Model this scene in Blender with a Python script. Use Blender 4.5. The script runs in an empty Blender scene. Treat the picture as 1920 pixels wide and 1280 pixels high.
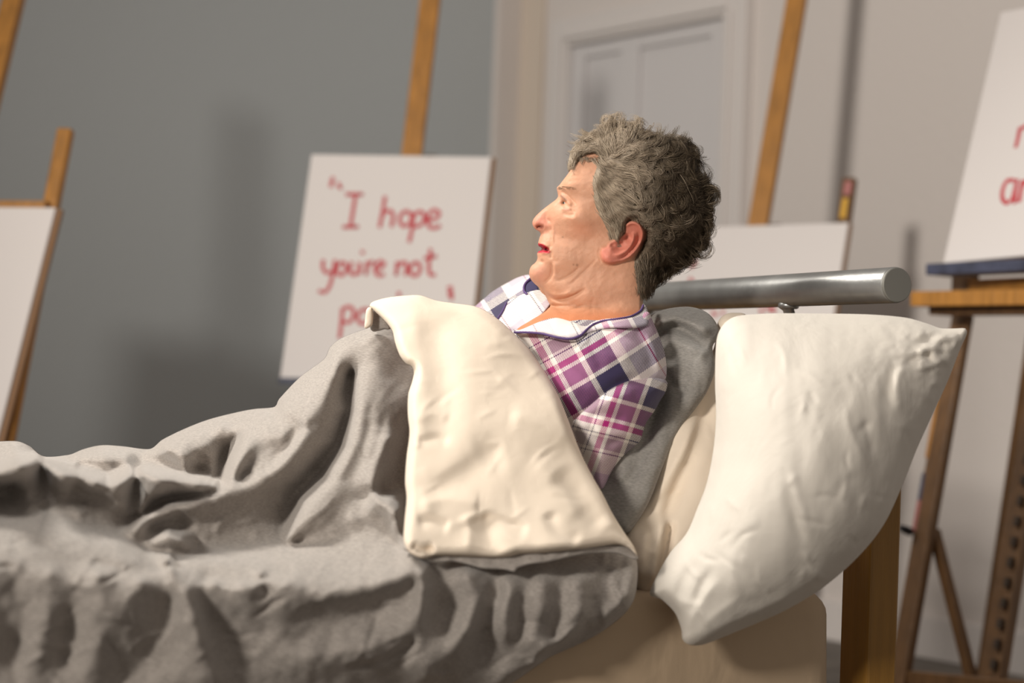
import bpy, math, random
import numpy as np
from mathutils import Vector, Matrix
from mathutils.geometry import delaunay_2d_cdt

sc = bpy.context.scene
COL = sc.collection
rng = np.random.default_rng(7)
random.seed(7)

# ------------------------------------------------------------------ camera
FPX = 3200.0
CAMH = 0.79
PITCH, ROLL = math.radians(0.93), math.radians(2.0)
fwd = np.array([0, math.cos(PITCH), math.sin(PITCH)])
r0 = np.array([1.0, 0, 0]); u0 = np.cross(r0, fwd)
RT = r0 * math.cos(ROLL) + u0 * math.sin(ROLL)
UP = u0 * math.cos(ROLL) - r0 * math.sin(ROLL)
CAM = np.array([0, 0, CAMH])
cd = bpy.data.cameras.new('camera'); cam = bpy.data.objects.new('camera', cd); COL.objects.link(cam)
cd.sensor_width = 36; cd.lens = FPX / 1920 * 36
cam.matrix_world = Matrix([[RT[i], UP[i], -fwd[i], CAM[i]] for i in range(3)] + [[0, 0, 0, 1]])
cd.dof.use_dof = True; cd.dof.focus_distance = 2.45; cd.dof.aperture_fstop = 2.4
cd.clip_start = 0.05
sc.camera = cam

# ------------------------------------------------------------------ light
vs = sc.view_settings
vs.view_transform = 'Standard'; vs.look = 'None'; vs.gamma = 1; vs.use_curve_mapping = False
vs.exposure = 0.0
wd = bpy.data.worlds.new('world'); sc.world = wd; wd.use_nodes = True
wd.node_tree.nodes['Background'].inputs[0].default_value = (1.0, 0.90, 0.81, 1)
wd.node_tree.nodes['Background'].inputs[1].default_value = 0.31

def lamp(kind, name, loc, aim, power, color, **kw):
    l = bpy.data.lights.new(name, kind); l.energy = power; l.color = color
    for k, v in kw.items(): setattr(l, k, v)
    o = bpy.data.objects.new(name, l); COL.objects.link(o)
    o.location = loc
    o.rotation_euler = (Vector(aim) - Vector(loc)).to_track_quat('-Z', 'Y').to_euler()
    return o
lamp('SPOT', 'key_spotlight', (-3.0, -2.0, 2.45), (0.42, 4.0, 1.42), 1180, (1.0, 0.93, 0.84),
     spot_size=math.radians(46), spot_blend=1.0, shadow_soft_size=0.36)
lamp('AREA', 'added_soft_light', (-1.45, 2.75, 2.6), (0.05, 2.3, 0.7), 22, (1.0, 0.95, 0.87), shape='SQUARE', size=0.7, spread=math.radians(100))  # added soft light from the upper left, no window stands there

def P(px, py, d):
    """world point(s) seen at photograph pixel (px, py) at viewing depth d"""
    px, py, d = np.broadcast_arrays(np.asarray(px, float), np.asarray(py, float), np.asarray(d, float))
    return CAM + d[..., None] * (fwd + ((px - 960) / FPX)[..., None] * RT - ((py - 640) / FPX)[..., None] * UP)

# ------------------------------------------------------------------ object helpers
def link(o, parent=None):
    COL.objects.link(o)
    if parent is not None: o.parent = parent
    return o
def tag(o, label=None, cat=None, group=None, kind=None):
    for k, v in (('label', label), ('category', cat), ('group', group), ('kind', kind)):
        if v: o[k] = v
    return o
def empty(name, loc, label=None, cat=None, group=None):
    o = bpy.data.objects.new(name, None); COL.objects.link(o); o.location = Vector(loc)
    o.empty_display_size = 0.05
    return tag(o, label, cat, group)
def mesh_obj(name, verts, faces, material, parent=None, smooth=True):
    me = bpy.data.meshes.new(name)
    verts = np.asarray(verts, float)
    if parent is not None:
        verts = verts - np.array(parent_loc(parent))
    me.from_pydata(verts.tolist(), [], [tuple(int(i) for i in f) for f in faces])
    me.update()
    if smooth: me.shade_smooth()
    if material is not None:
        for m in (material if isinstance(material, (list, tuple)) else [material]): me.materials.append(m)
    return link(bpy.data.objects.new(name, me), parent)
def parent_loc(p):
    v = Vector((0, 0, 0))
    while p is not None: v += p.location; p = p.parent
    return v
def col_attr(o, cols, name='tint'):
    a = o.data.color_attributes.new(name, 'FLOAT_COLOR', 'POINT')
    c = np.ones((len(o.data.vertices), 4)); c[:, :3] = cols
    a.data.foreach_set('color', c.ravel())
def uv_attr(o, uv):
    l = o.data.uv_layers.new(name='UVMap')
    idx = np.empty(len(o.data.loops), int); o.data.loops.foreach_get('vertex_index', idx)
    l.data.foreach_set('uv', np.asarray(uv)[idx].ravel())

class MB:
    """collects shapes into one mesh"""
    def __init__(s): s.v = []; s.f = []
    def add(s, v, f):
        n = len(s.v); s.v += [tuple(map(float, x)) for x in v]; s.f += [tuple(int(i) + n for i in q) for q in f]; return s
    def box8(s, c):
        return s.add(c, [(0, 3, 2, 1), (4, 5, 6, 7), (0, 1, 5, 4), (1, 2, 6, 5), (2, 3, 7, 6), (3, 0, 4, 7)])
    def beam(s, a, b, side, w, t):
        """square timber from a to b; side = approximate direction of its width"""
        a = np.array(a, float); b = np.array(b, float); z = (b - a) / np.linalg.norm(b - a)
        x = np.array(side, float); x = x - z * x.dot(z); x /= np.linalg.norm(x); y = np.cross(z, x)
        c = []
        for q in (a, b):
            for sx, sy in ((-1, -1), (1, -1), (1, 1), (-1, 1)): c.append(q + x * sx * w / 2 + y * sy * t / 2)
        return s.box8(c)
    def tube(s, pts, r, n=10, cap=True, flat=None, nrm=None):
        pts = [np.array(p, float) for p in pts]; m = len(pts)
        rs = r if hasattr(r, '__len__') else [r] * m
        prev = None; rings = []
        for i, p in enumerate(pts):
            tz = pts[min(i + 1, m - 1)] - pts[max(i - 1, 0)]; L = np.linalg.norm(tz); tz = tz / (L if L > 1e-9 else 1)
            if nrm is not None: x = np.array(nrm, float)
            elif prev is None: x = np.array([0, 0, 1.0]) if abs(tz[2]) < .9 else np.array([1.0, 0, 0])
            else: x = prev
            x = x - tz * x.dot(tz); x /= max(np.linalg.norm(x), 1e-9); prev = x; y = np.cross(tz, x)
            k = flat if flat else 1.0
            rings.append([p + x * math.cos(a) * rs[i] * k + y * math.sin(a) * rs[i] for a in np.linspace(0, 2 * math.pi, n, endpoint=False)])
        v = [q for rg in rings for q in rg]; f = []
        for i in range(m - 1):
            for j in range(n): f.append((i * n + j, i * n + (j + 1) % n, (i + 1) * n + (j + 1) % n, (i + 1) * n + j))
        if cap: f.append(tuple(range(n - 1, -1, -1))); f.append(tuple((m - 1) * n + j for j in range(n)))
        return s.add(v, f)
    def build(s, name, material, parent=None, bevel=0, smooth=False, seg=2):
        o = mesh_obj(name, s.v, s.f, material, parent, smooth)
        if bevel:
            m = o.modifiers.new('bevel', 'BEVEL'); m.width = bevel; m.segments = seg; m.limit_method = 'ANGLE'; m.harden_normals = False
        return o

def spline(pts, ds=5.0, closed=False):
    p = np.array(pts, float); n = len(p); out = []
    rngi = range(n if closed else n - 1)
    for i in rngi:
        if closed: a, b, c, d = p[(i - 1) % n], p[i], p[(i + 1) % n], p[(i + 2) % n]
        else: a, b, c, d = p[max(i - 1, 0)], p[i], p[i + 1], p[min(i + 2, n - 1)]
        L = np.linalg.norm((c - b)[:2]); k = max(1, int(round(L / ds)))
        t = np.linspace(0, 1, k, endpoint=False)[:, None]
        tm, tp = (c - a) * .5, (d - b) * .5
        # keep tangents no longer than the chord so sharp corners do not overshoot
        for tt in (tm, tp):
            q = np.linalg.norm(tt[:2])
            if q > L: tt *= L / q
        out.append((2*t**3-3*t**2+1)*b + (t**3-2*t**2+t)*tm + (-2*t**3+3*t**2)*c + (t**3-t**2)*tp)
    if not closed: out.append(p[-1:])
    return np.concatenate(out)

def seg_dist(q, poly, closed=False, signed=False):
    """distance of points q to a polyline; also arc fraction and side"""
    p = np.asarray(poly, float)[:, :2]
    if closed: p = np.vstack([p, p[:1]])
    best = np.full(len(q), 1e18); frac = np.zeros(len(q)); side = np.zeros(len(q))
    seg = np.linalg.norm(np.diff(p, axis=0), axis=1); cum = np.concatenate([[0], np.cumsum(seg)]); tot = cum[-1]
    for i in range(len(p) - 1):
        a = p[i]; v = p[i + 1] - a; L2 = v.dot(v)
        if L2 < 1e-12: continue
        w = q[:, :2] - a; t = np.clip((w @ v) / L2, 0, 1); dv = w - t[:, None] * v
        d2 = (dv ** 2).sum(1); m = d2 < best
        best[m] = d2[m]; frac[m] = (cum[i] + t[m] * seg[i]) / tot
        side[m] = np.sign(v[0] * w[m, 1] - v[1] * w[m, 0])
    return np.sqrt(best), frac, side
def inside(q, poly):
    p = np.asarray(poly)[:, :2]; n = len(p); c = np.zeros(len(q), bool); x, y = q[:, 0], q[:, 1]
    for i in range(n):
        x1, y1 = p[i]; x2, y2 = p[(i + 1) % n]
        m = ((y1 > y) != (y2 > y))
        if y1 != y2: c ^= m & (x < (x2 - x1) * (y - y1) / (y2 - y1) + x1)
    return c
def region(outline, h=6.0, ds=5.0, insets=(1.2, 3, 6, 10), smooth=True):
    b = spline(outline, ds, True) if smooth else np.array(outline, float)
    n = len(b)
    nx = np.roll(b, -1, 0) - np.roll(b, 1, 0); nx = np.stack([-nx[:, 1], nx[:, 0]], 1); nx /= np.maximum(np.linalg.norm(nx, axis=1), 1e-9)[:, None]
    area = 0.5 * np.sum(b[:, 0] * np.roll(b[:, 1], -1) - np.roll(b[:, 0], -1) * b[:, 1])
    if area < 0: nx = -nx
    pts = [b]
    for k in insets:
        r = b + nx * k; m = inside(r, b); r = r[m]
        dd, _, _ = seg_dist(r, b, True); r = r[dd > k * .85]; pts.append(r)
    x0, y0 = b.min(0); x1, y1 = b.max(0)
    ys = np.arange(y0, y1, h * .87); g = []
    for j, y in enumerate(ys):
        xs = np.arange(x0 + (j % 2) * h / 2, x1, h); g.append(np.stack([xs, np.full_like(xs, y)], 1))
    g = np.concatenate(g); g = g[inside(g, b)]
    dd, _, _ = seg_dist(g, b, True); g = g[dd > insets[-1] + h * .45]; pts.append(g)
    a = np.concatenate(pts)
    V, E, Fc, ov, _, _ = delaunay_2d_cdt([Vector(p) for p in a], [(i, (i + 1) % n) for i in range(n)], [], 1, 1e-4)
    V = np.array([[v.x, v.y] for v in V]); F = np.array([f for f in Fc if len(f) == 3])
    d, _, _ = seg_dist(V, b, True); bd = d < 1e-3
    # orient all triangles the same way
    A = V[F[:, 0]]; B = V[F[:, 1]]; C2 = V[F[:, 2]]
    s = (B[:, 0]-A[:, 0])*(C2[:, 1]-A[:, 1]) - (B[:, 1]-A[:, 1])*(C2[:, 0]-A[:, 0])
    F[s > 0] = F[s > 0][:, ::-1]
    return V, F, d, bd
def tps(ctrl):
    c = np.array(ctrl, float); n = len(c); s = 300.0
    X = c[:, :2] / s
    def ph(r2): return 0.5 * r2 * np.log(np.maximum(r2, 1e-12))
    K = ph(((X[:, None] - X[None]) ** 2).sum(-1)) + np.eye(n) * 1e-3
    Pm = np.c_[np.ones(n), X]; A = np.zeros((n + 3, n + 3)); A[:n, :n] = K; A[:n, n:] = Pm; A[n:, :n] = Pm.T
    w = np.linalg.solve(A, np.r_[c[:, 2], 0, 0, 0])
    def f(q):
        q = np.asarray(q, float)[:, :2] / s
        return ph(((q[:, None] - X[None]) ** 2).sum(-1)) @ w[:n] + w[n] + q @ w[n + 1:]
    return f
def arc(d, R):
    t = np.clip(d / R, 0, 1); return np.sqrt(np.maximum(0, 1 - (1 - t) ** 2))
def sstep(x): x = np.clip(x, 0, 1); return x * x * (3 - 2 * x)
def stroke(q, pts, wl, wr, amp, taper=.18, ds=6):
    """a fold along a polyline: wl / wr are its widths on the left / right when walking along it"""
    pl = spline(pts, ds); d, fr, sd = seg_dist(q, pl)
    w = np.where(sd < 0, wl, wr)
    e = sstep(np.minimum(fr, 1 - fr) / taper) if taper > 0 else 1
    e = np.maximum(e, 0.0)
    return amp * (np.exp(-(d / w) ** 2) if amp < 0 else np.exp(-(np.sqrt((d / w) ** 2 + .02)) ** 1.35)) * e
def creases(q, seed, n, xr, yr, amp, ang=-.5):
    r = np.random.default_rng(seed); s = np.zeros(len(q))
    for k in range(n):
        x, y = r.uniform(*xr), r.uniform(*yr); an = r.normal(ang, .7); L = r.uniform(16, 46); bw = r.normal(0, .15)
        dx, dy = math.cos(an) * L, math.sin(an) * L; m_ = np.abs(q[:, 0] - x) + np.abs(q[:, 1] - y) < 2.2 * L + 24
        if m_.any(): s[m_] += stroke(q[m_], [(x - dx, y - dy), (x - dy * bw, y + dx * bw), (x + dx, y + dy)], r.uniform(2, 9), r.uniform(3, 6), r.choice([-1, 1]) * r.uniform(.4, 1) * amp, .45)
    return s
def balloon(outline, step=7.0, it=2600):
    """height of a membrane blown up inside the outline, 0..1 (smooth, no creases along the middle)"""
    b = spline(outline, 6, True); x0, y0 = b.min(0) - 2 * step; x1, y1 = b.max(0) + 2 * step
    xs = np.arange(x0, x1, step); ys = np.arange(y0, y1, step); X, Y = np.meshgrid(xs, ys)
    m = inside(np.stack([X.ravel(), Y.ravel()], 1), b).reshape(X.shape).astype(float); u = np.zeros_like(m)
    for _ in range(it): u = m * (.25 * (np.roll(u, 1, 0) + np.roll(u, -1, 0) + np.roll(u, 1, 1) + np.roll(u, -1, 1)) + 1)
    u /= u.max()
    def f(q):
        a = np.clip((q[:, 0] - x0) / step, 0, len(xs) - 1.001); c = np.clip((q[:, 1] - y0) / step, 0, len(ys) - 1.001)
        i = a.astype(int); j = c.astype(int); fa = a - i; fc = c - j
        return (u[j, i] * (1 - fa) + u[j, i + 1] * fa) * (1 - fc) + (u[j + 1, i] * (1 - fa) + u[j + 1, i + 1] * fa) * fc
    return f
def vnoise(q, scale, seed=0):
    r = np.random.default_rng(seed); G = r.random((64, 64)); x = q[:, 0] / scale + 1000; y = q[:, 1] / scale + 1000
    xi = np.floor(x).astype(int); yi = np.floor(y).astype(int); fx = sstep(x - xi); fy = sstep(y - yi)
    g = lambda a, b: G[a % 64, b % 64]
    return (g(xi, yi)*(1-fx)+g(xi+1, yi)*fx)*(1-fy) + (g(xi, yi+1)*(1-fx)+g(xi+1, yi+1)*fx)*fy - .5
def solid(name, outline, front, back, material, parent=None, h=6.0, ds=5.0, insets=(1.2, 3, 6, 10), place=P, smooth=True):
    """closed solid: front(q, d) and back(q, d) give depths over the outline and meet along its edge"""
    V, F, d, bd = region(outline, h, ds, insets, smooth)
    f = front(V, d); b = np.maximum(back(V, d), f + .0006) if place is P else back(V, d)
    n = len(V); fv = place(V[:, 0], V[:, 1], f); bv = place(V[:, 0], V[:, 1], b)
    idx = np.full(n, -1); ii = np.where(~bd)[0]; idx[ii] = n + np.arange(len(ii)); idx[bd] = np.where(bd)[0]
    verts = np.concatenate([fv, bv[ii]]); faces = np.concatenate([F, idx[F][:, ::-1]])
    keep = (faces[:, 0] != faces[:, 1]); keep[len(F):] &= ~bd[F].all(1)
    o = mesh_obj(name, verts, faces[keep], material, parent)
    o_q = np.concatenate([V, V[ii]])
    return o, o_q, np.concatenate([np.zeros(n), np.ones(len(ii))])

# ------------------------------------------------------------------ materials
def mat(name, color, rough=.6, bump=None, metallic=0, sheen=0, spec=.5, sub=0, attr=None, mottle=None, tr=0):
    m = bpy.data.materials.new(name); m.use_nodes = True; nt = m.node_tree; b = nt.nodes['Principled BSDF']
    b.inputs['Base Color'].default_value = (*color, 1); b.inputs['Roughness'].default_value = rough
    b.inputs['Metallic'].default_value = metallic; b.inputs['Specular IOR Level'].default_value = spec
    if sheen: b.inputs['Sheen Weight'].default_value = sheen; b.inputs['Sheen Roughness'].default_value = .5
    if sub:
        b.inputs['Subsurface Weight'].default_value = sub; b.inputs['Subsurface Radius'].default_value = (.9, .35, .2)
        b.inputs['Subsurface Scale'].default_value = .008
    tc = nt.nodes.new('ShaderNodeTexCoord'); src = None
    if attr:
        a = nt.nodes.new('ShaderNodeVertexColor'); a.layer_name = attr; src = a.outputs[0]
    if mottle:
        sc_, amt, stretch = mottle
        mp = nt.nodes.new('ShaderNodeMapping'); mp.inputs['Scale'].default_value = stretch; nt.links.new(tc.outputs['Object'], mp.inputs[0])
        nz = nt.nodes.new('ShaderNodeTexNoise'); nz.inputs['Scale'].default_value = sc_; nz.inputs['Detail'].default_value = 5
        nt.links.new(mp.outputs[0], nz.inputs[0])
        mr = nt.nodes.new('ShaderNodeMapRange'); mr.inputs[1].default_value = .25; mr.inputs[2].default_value = .75
        mr.inputs[3].default_value = 1 - amt; mr.inputs[4].default_value = 1 + amt; nt.links.new(nz.outputs[0], mr.inputs[0])
        mx = nt.nodes.new('ShaderNodeVectorMath'); mx.operation = 'SCALE'
        if src is not None: nt.links.new(src, mx.inputs[0])
        else: mx.inputs[0].default_value = color
        nt.links.new(mr.outputs[0], mx.inputs['Scale']); src = mx.outputs[0]
    if src is not None: nt.links.new(src, b.inputs['Base Color'])
    if bump:
        h = None
        for (s_, dist, detail, stretch) in bump:
            mp = nt.nodes.new('ShaderNodeMapping'); mp.inputs['Scale'].default_value = stretch; nt.links.new(tc.outputs['Object'], mp.inputs[0])
            nz = nt.nodes.new('ShaderNodeTexNoise'); nz.inputs['Scale'].default_value = s_; nz.inputs['Detail'].default_value = detail
            nz.inputs['Distortion'].default_value = .6
            if detail == 4.5: nz.noise_type = 'RIDGED_MULTIFRACTAL'; nz.inputs['Distortion'].default_value = 0.25; nz.inputs['Detail'].default_value = 2.5; nz.inputs['Roughness'].default_value = .4
            nt.links.new(mp.outputs[0], nz.inputs[0])
            bp = nt.nodes.new('ShaderNodeBump'); bp.inputs['Strength'].default_value = 1; bp.inputs['Distance'].default_value = dist
            nt.links.new(nz.outputs[0], bp.inputs['Height'])
            if h is not None: nt.links.new(h, bp.inputs['Normal'])
            h = bp.outputs[0]
        nt.links.new(h, b.inputs['Normal'])
    return m
I3 = (1, 1, 1)
M = {}
M['grey_wall'] = mat('grey_wall_paint', (.49, .525, .54), .8, [(60, .002, 3, I3)])
M['white_wall'] = mat('white_wall_paint', (.70, .65, .62), .75, [(50, .002, 3, I3)])
M['warm_trim'] = mat('cream_trim_paint', (.68, .59, .50), .5)
M['trim'] = mat('white_gloss_paint', (.73, .69, .67), .45)
M['door'] = mat('door_paint', (.68, .66, .665), .4)
M['floor'] = mat('grey_floor', (.16, .14, .12), .6, mottle=(4, .2, I3))
M['wood'] = mat('easel_oak', (.42, .188, .034), .45, [(30, .002, 4, (6, 6, .6))], mottle=(9, .28, (7, 7, .7)))
M['wood_dark'] = mat('easel_dark_oak', (.15, .074, .027), .5, [(30, .002, 4, (6, 6, .6))], mottle=(9, .3, (7, 7, .7)))
M['bed_wood'] = mat('bed_beech', (.27, .135, .024), .4, [(25, .0006, 4, (8, 8, .5))], mottle=(8, .12, (9, 9, .6)))
M['board'] = mat('white_board', (.80, .755, .74), .55)
M['board_edge'] = mat('board_backing', (.28, .15, .07), .6)
M['red'] = mat('red_marker', (.62, .065, .085), .5)
M['blue_paint'] = mat('blue_paint', (.055, .062, .105), .5, mottle=(30, .5, I3))
M['yellow_paint'] = mat('yellow_paint', (.75, .42, .04), .5)
M['pink_paint'] = mat('pink_paint', (.45, .16, .15), .5)
M['metal'] = mat('brushed_grey_metal', (.31, .31, .305), .36, [(90, .0003, 3, (1, 1, 1))], metallic=.75, mottle=(30, .12, I3))
M['cap'] = mat('cap_metal', (.23, .225, .205), .55, metallic=.5)
M['bolt'] = mat('dark_bolt', (.03, .03, .035), .4, metallic=.6)

# ------------------------------------------------------------------ room
corner = np.array([-0.01, 6.45]); dd = np.array([.635, -.772]); gd = np.array([-.772, -.635])
def wall_panel(name, a, b, z0, z1, material, t=.1, n_in=None, parent=None):
    a = np.array(a); b = np.array(b); e = (b - a) / np.linalg.norm(b - a); n = np.array([e[1], -e[0]])
    if n.dot(-(a + b) / 2) > 0: n = -n          # thickness goes away from the camera
    c = []
    for z in (z0, z1):
        for q in (a, b, b + n * t, a + n * t): c.append((q[0], q[1], z))
    o = MB().box8(c).build(name, material, parent, bevel=.002)
    return o
tag(wall_panel('wall_left', corner, corner + gd * 4.5, 0, 2.9, M['grey_wall']), kind='structure')
tag(wall_panel('wall_back', corner, corner + dd * 5.0, 0, 2.9, M['white_wall']), kind='structure')
tag(MB().box8([(-5, -1.5, -.05), (5, -1.5, -.05), (5, 8, -.05), (-5, 8, -.05), (-5, -1.5, 0), (5, -1.5, 0), (5, 8, 0), (-5, 8, 0)]).build('floor', M['floor']), kind='structure')
nin = np.array([dd[1], -dd[0]]);  nin = nin if nin.dot(-corner) > 0 else -nin      # into the room, off the door wall
gin = np.array([gd[1], -gd[0]]);  gin = gin if gin.dot(-corner) > 0 else -gin
def on_door_wall(px):       # distance along the door wall of a pixel column near the horizon
    k = (px - 960) / FPX * 1.0
    return (k * corner[1] - corner[0]) / (dd[0] - k * dd[1])
def strip(name, s0, s1, z0, z1, depth, material, off=0, parent=None, bevel=.004):
    c = []
    for z in (z0, z1):
        for q in (corner + dd * s0 + nin * off, corner + dd * s1 + nin * off, corner + dd * s1 + nin * (off + depth), corner + dd * s0 + nin * (off + depth)): c.append((q[0], q[1], z))
    return MB().box8(c).build(name, material, parent, bevel=bevel)
def strip_g(name, s0, s1, z0, z1, depth, material):
    c = []
    for z in (z0, z1):
        for q in (corner + gd * s0, corner + gd * s1, corner + gd * s1 + gin * depth, corner + gd * s0 + gin * depth): c.append((q[0], q[1], z))
    return MB().box8(c).build(name, material, None, bevel=.004)
S = on_door_wall
# boxed-in white pilaster in the corner, cream strip, then the door frame
tag(strip_g('trim_1', 0, .13, 0, 2.9, .03, M['white_wall']), kind='structure')
tag(strip('trim_2', .02, S(1003), 0, 2.9, .02, M['warm_trim']), kind='structure')
ztop = 1.97
dr0, dr1 = S(1062), S(1352)
frame = MB()
def fr_box(s0, s1, z0, z1, d0, d1):
    c = []
    for z in (z0, z1):
        for q in (corner + dd * s0 + nin * d0, corner + dd * s1 + nin * d0, corner + dd * s1 + nin * d1, corner + dd * s0 + nin * d1): c.append((q[0], q[1], z))
    frame.box8(c)
fr_box(dr0 - .10, dr0, 0, ztop + .10, 0, .045); fr_box(dr1, dr1 + .10, 0, ztop + .10, 0, .045); fr_box(dr0, dr1, ztop, ztop + .10, 0, .045)
fr_box(dr0 - .045, dr0 - .02, 0, ztop + .02, .045, .06); fr_box(dr1 + .02, dr1 + .045, 0, ztop + .02, .045, .06); fr_box(dr0 - .02, dr1 + .02, ztop + .02, ztop + .045, .045, .06)
tag(frame.build('trim_3', M['trim'], bevel=.006), kind='structure')
door = empty('door_1', (*(corner + dd * dr0), 0)); tag(door, kind='structure')
strip('door_leaf', dr0 + .004, dr1 - .004, .01, ztop - .004, .004, M['door'], 0, door)
w = dr1 - dr0; mid = dr0 + w * .40
for a, b, z0, z1 in ((dr0 + .004, dr0 + .07, .01, ztop - .004), (dr1 - .07, dr1 - .004, .01, ztop - .004), (mid - .045, mid + .045, .01, ztop - .004)):
    strip('stile', a, b, z0, z1, .02, M['door'], .004, door)
for z0, z1 in ((ztop - .05, ztop - .004), (.9, 1.02), (.01, .2)):
    strip('crossrail', dr0 + .07, mid - .045, z0, z1, .018, M['door'], .004, door)
    strip('crossrail', mid + .045, dr1 - .07, z0, z1, .018, M['door'], .004, door)
tag(strip('baseboard_back', dr1 + .105, 4.6, 0, .12, .018, M['trim']), kind='structure')
c = []
for z in (0, .12):
    for q in (corner + gd * .14, corner + gd * 4.4, corner + gd * 4.4 + gin * .018, corner + gd * .14 + gin * .018): c.append((q[0], q[1], z))
tag(MB().box8(c).build('baseboard_left', M['trim'], bevel=.003), kind='structure')

M['slot'] = mat('painted_slot_shade', (.055, .035, .022), .7)  # dark colour stands in for the shade inside the mast's slots
# ------------------------------------------------------------------ easels and boards
def to_floor(a, b, z=0.0):
    a = np.array(a, float); b = np.array(b, float); v = b - a
    return a + v * ((z - a[2]) / v[2])
def plane_hit(px, py, o, n):
    ray = P(px, py, 1.0) - CAM
    return CAM + ray * (np.dot(o - CAM, n) / np.dot(ray, n))
def board(name, TL, TR, BR, BL, label, right_strip, group=None, strokes=(), t=.010, backing=.012):
    p = [P(*q) for q in (TL, TR, BR, BL)]
    ex = p[1] - p[0]; ey = p[0] - p[3]; n = np.cross(ex, ey); n /= np.linalg.norm(n)
    if n.dot(CAM - p[0]) < 0: n = -n
    # make the four corners truly flat
    p[2] = p[2] - n * np.dot(p[2] - p[0], n)
    root = empty(name, (p[2] + p[3]) / 2, label, 'sign', group)
    MB().box8([p[3] - n * t, p[2] - n * t, p[1] - n * t, p[0] - n * t, p[3], p[2], p[1], p[0]]).build('panel', M['board'], root, bevel=.002)
    e = ex / np.linalg.norm(ex) * right_strip
    MB().box8([p[3] - n * (t + backing), p[2] + e - n * (t + backing), p[1] + e - n * (t + backing), p[0] - n * (t + backing),
               p[3] - n * t, p[2] + e - n * t, p[1] + e - n * t, p[0] - n * t]).build('backing_board', M['board_edge'], root, bevel=.0015)
    for word, lines, r in strokes:
        # strokes that touch form one letter
        grp = list(range(len(lines)))
        for i in range(len(lines)):
            for j in range(i):
                A = spline(np.array(lines[i], float), 3); Bq = spline(np.array(lines[j], float), 3)
                if np.min(np.linalg.norm(A[:, None] - Bq[None], axis=2)) < 5:
                    g0, g1 = grp[i], grp[j]; grp = [g1 if g == g0 else g for g in grp]
        for g in sorted(set(grp)):
            mb = MB()
            for i, ln in enumerate(lines):
                if grp[i] != g: continue
                pts = spline(np.array(ln, float), 6) if len(ln) > 2 else np.array(ln, float)
                mb.tube([plane_hit(x, y, p[0] + n * .0006, n) for x, y in pts], r, 8, True, flat=.22, nrm=n)
            tag(mb.build('letter', M['red'], root, smooth=True), 'red painted letter')
    return root, p, n, ex / np.linalg.norm(ex), ey / np.linalg.norm(ey)

def easel(label, mast, post, legs, ledges, across, braces=(), dots=()):
    mt = to_floor(mast[0], mast[1])
    root = empty('easel', (mt[0], mt[1], 0), label, 'easel')
    MB().beam(mt, mast[0] + (mast[0] - mast[1]) * mast[2], across, mast[3], .028).build('mast', M['wood'] if len(mast) < 5 else mast[4], root, bevel=.002)
    for (a, b, w, mt_) in post:
        MB().beam(to_floor(a, b), a, across, w, .026).build('side_post', mt_, root, bevel=.007, seg=3)
    for (a, b, w, t, mt_) in ledges:
        MB().beam(a, b, (0, 0, 1), w, t).build('ledge', mt_, root, bevel=.002)
    for (a, b, w, mt_) in braces:
        MB().beam(a, b, across, w, .02).build('brace', mt_, root, bevel=.002)
    for (a, b) in legs:
        MB().beam(a, b, across, .035, .022).build('rear_leg', M['wood_dark'], root, bevel=.002)
    return root

# lettering of the middle sign, traced in crop units (1.73 x photograph pixels, origin 500, 0)
def L6(lines): return [[(500 + x / 1.7304, y / 1.7297) for x, y in l] for l in lines]
hope = [[(216, 574), (211, 590), (208, 607)], [(236, 592), (233, 602), (243, 612)],
        [(256, 630), (313, 630)], [(288, 632), (280, 685), (271, 736)], [(246, 736), (298, 735)],
        [(384, 636), (376, 690), (366, 738)], [(370, 706), (386, 686), (404, 684), (410, 700), (405, 736)],
        [(452, 684), (437, 694), (431, 714), (440, 732), (457, 730), (470, 712), (466, 692), (452, 684)],
        [(478, 688), (472, 740), (462, 786)], [(476, 702), (492, 686), (508, 690), (510, 712), (496, 732), (474, 734)],
        [(524, 716), (552, 706), (560, 690), (544, 680), (528, 692), (520, 716), (530, 738), (552, 738), (564, 730)]]
youre = [[(184, 842), (182, 866), (192, 884), (214, 880)], [(222, 842), (214, 890), (204, 928), (188, 948), (168, 942)],
         [(240, 850), (228, 868), (230, 888), (246, 892), (258, 872), (252, 852), (240, 850)],
         [(276, 848), (270, 876), (278, 890), (296, 884), (302, 850), (300, 890)],
         [(312, 812), (310, 824)], [(326, 848), (322, 892)], [(324, 868), (334, 852), (348, 848)],
         [(352, 874), (374, 866), (382, 852), (368, 846), (354, 860), (352, 880), (364, 894), (382, 888)],
         [(424, 848), (420, 894)], [(422, 868), (436, 852), (450, 850), (454, 866), (450, 894)],
         [(480, 850), (466, 866), (468, 888), (484, 894), (498, 876), (494, 854), (480, 850)],
         [(532, 806), (526, 860), (530, 890), (548, 890)], [(510, 838), (552, 830)]]
po = [[(246, 998), (242, 1050), (236, 1098)], [(244, 1006), (262, 994), (280, 1002), (280, 1030), (264, 1046), (242, 1040)],
      [(318, 1002), (300, 1012), (296, 1036), (308, 1050), (326, 1044), (336, 1022), (330, 1004), (318, 1002)],
      [(430, 946), (428, 962)], [(586, 936), (598, 930), (600, 944), (588, 952)], [(588, 956), (602, 954), (598, 972)]]
r2, p2, n2, x2, y2 = board('lettered_sign', (584, 289, 4.62), (921, 294, 4.55), (874, 716, 4.44), (525, 708, 4.50),
    'white sign with red handwriting beginning I hope, behind the raised knees', .010, strokes=[('a', L6(hope), .0052), ('b', L6(youre), .0052), ('c', L6(po), .0052)])
W_, WD = M['wood'], M['wood_dark']
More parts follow.
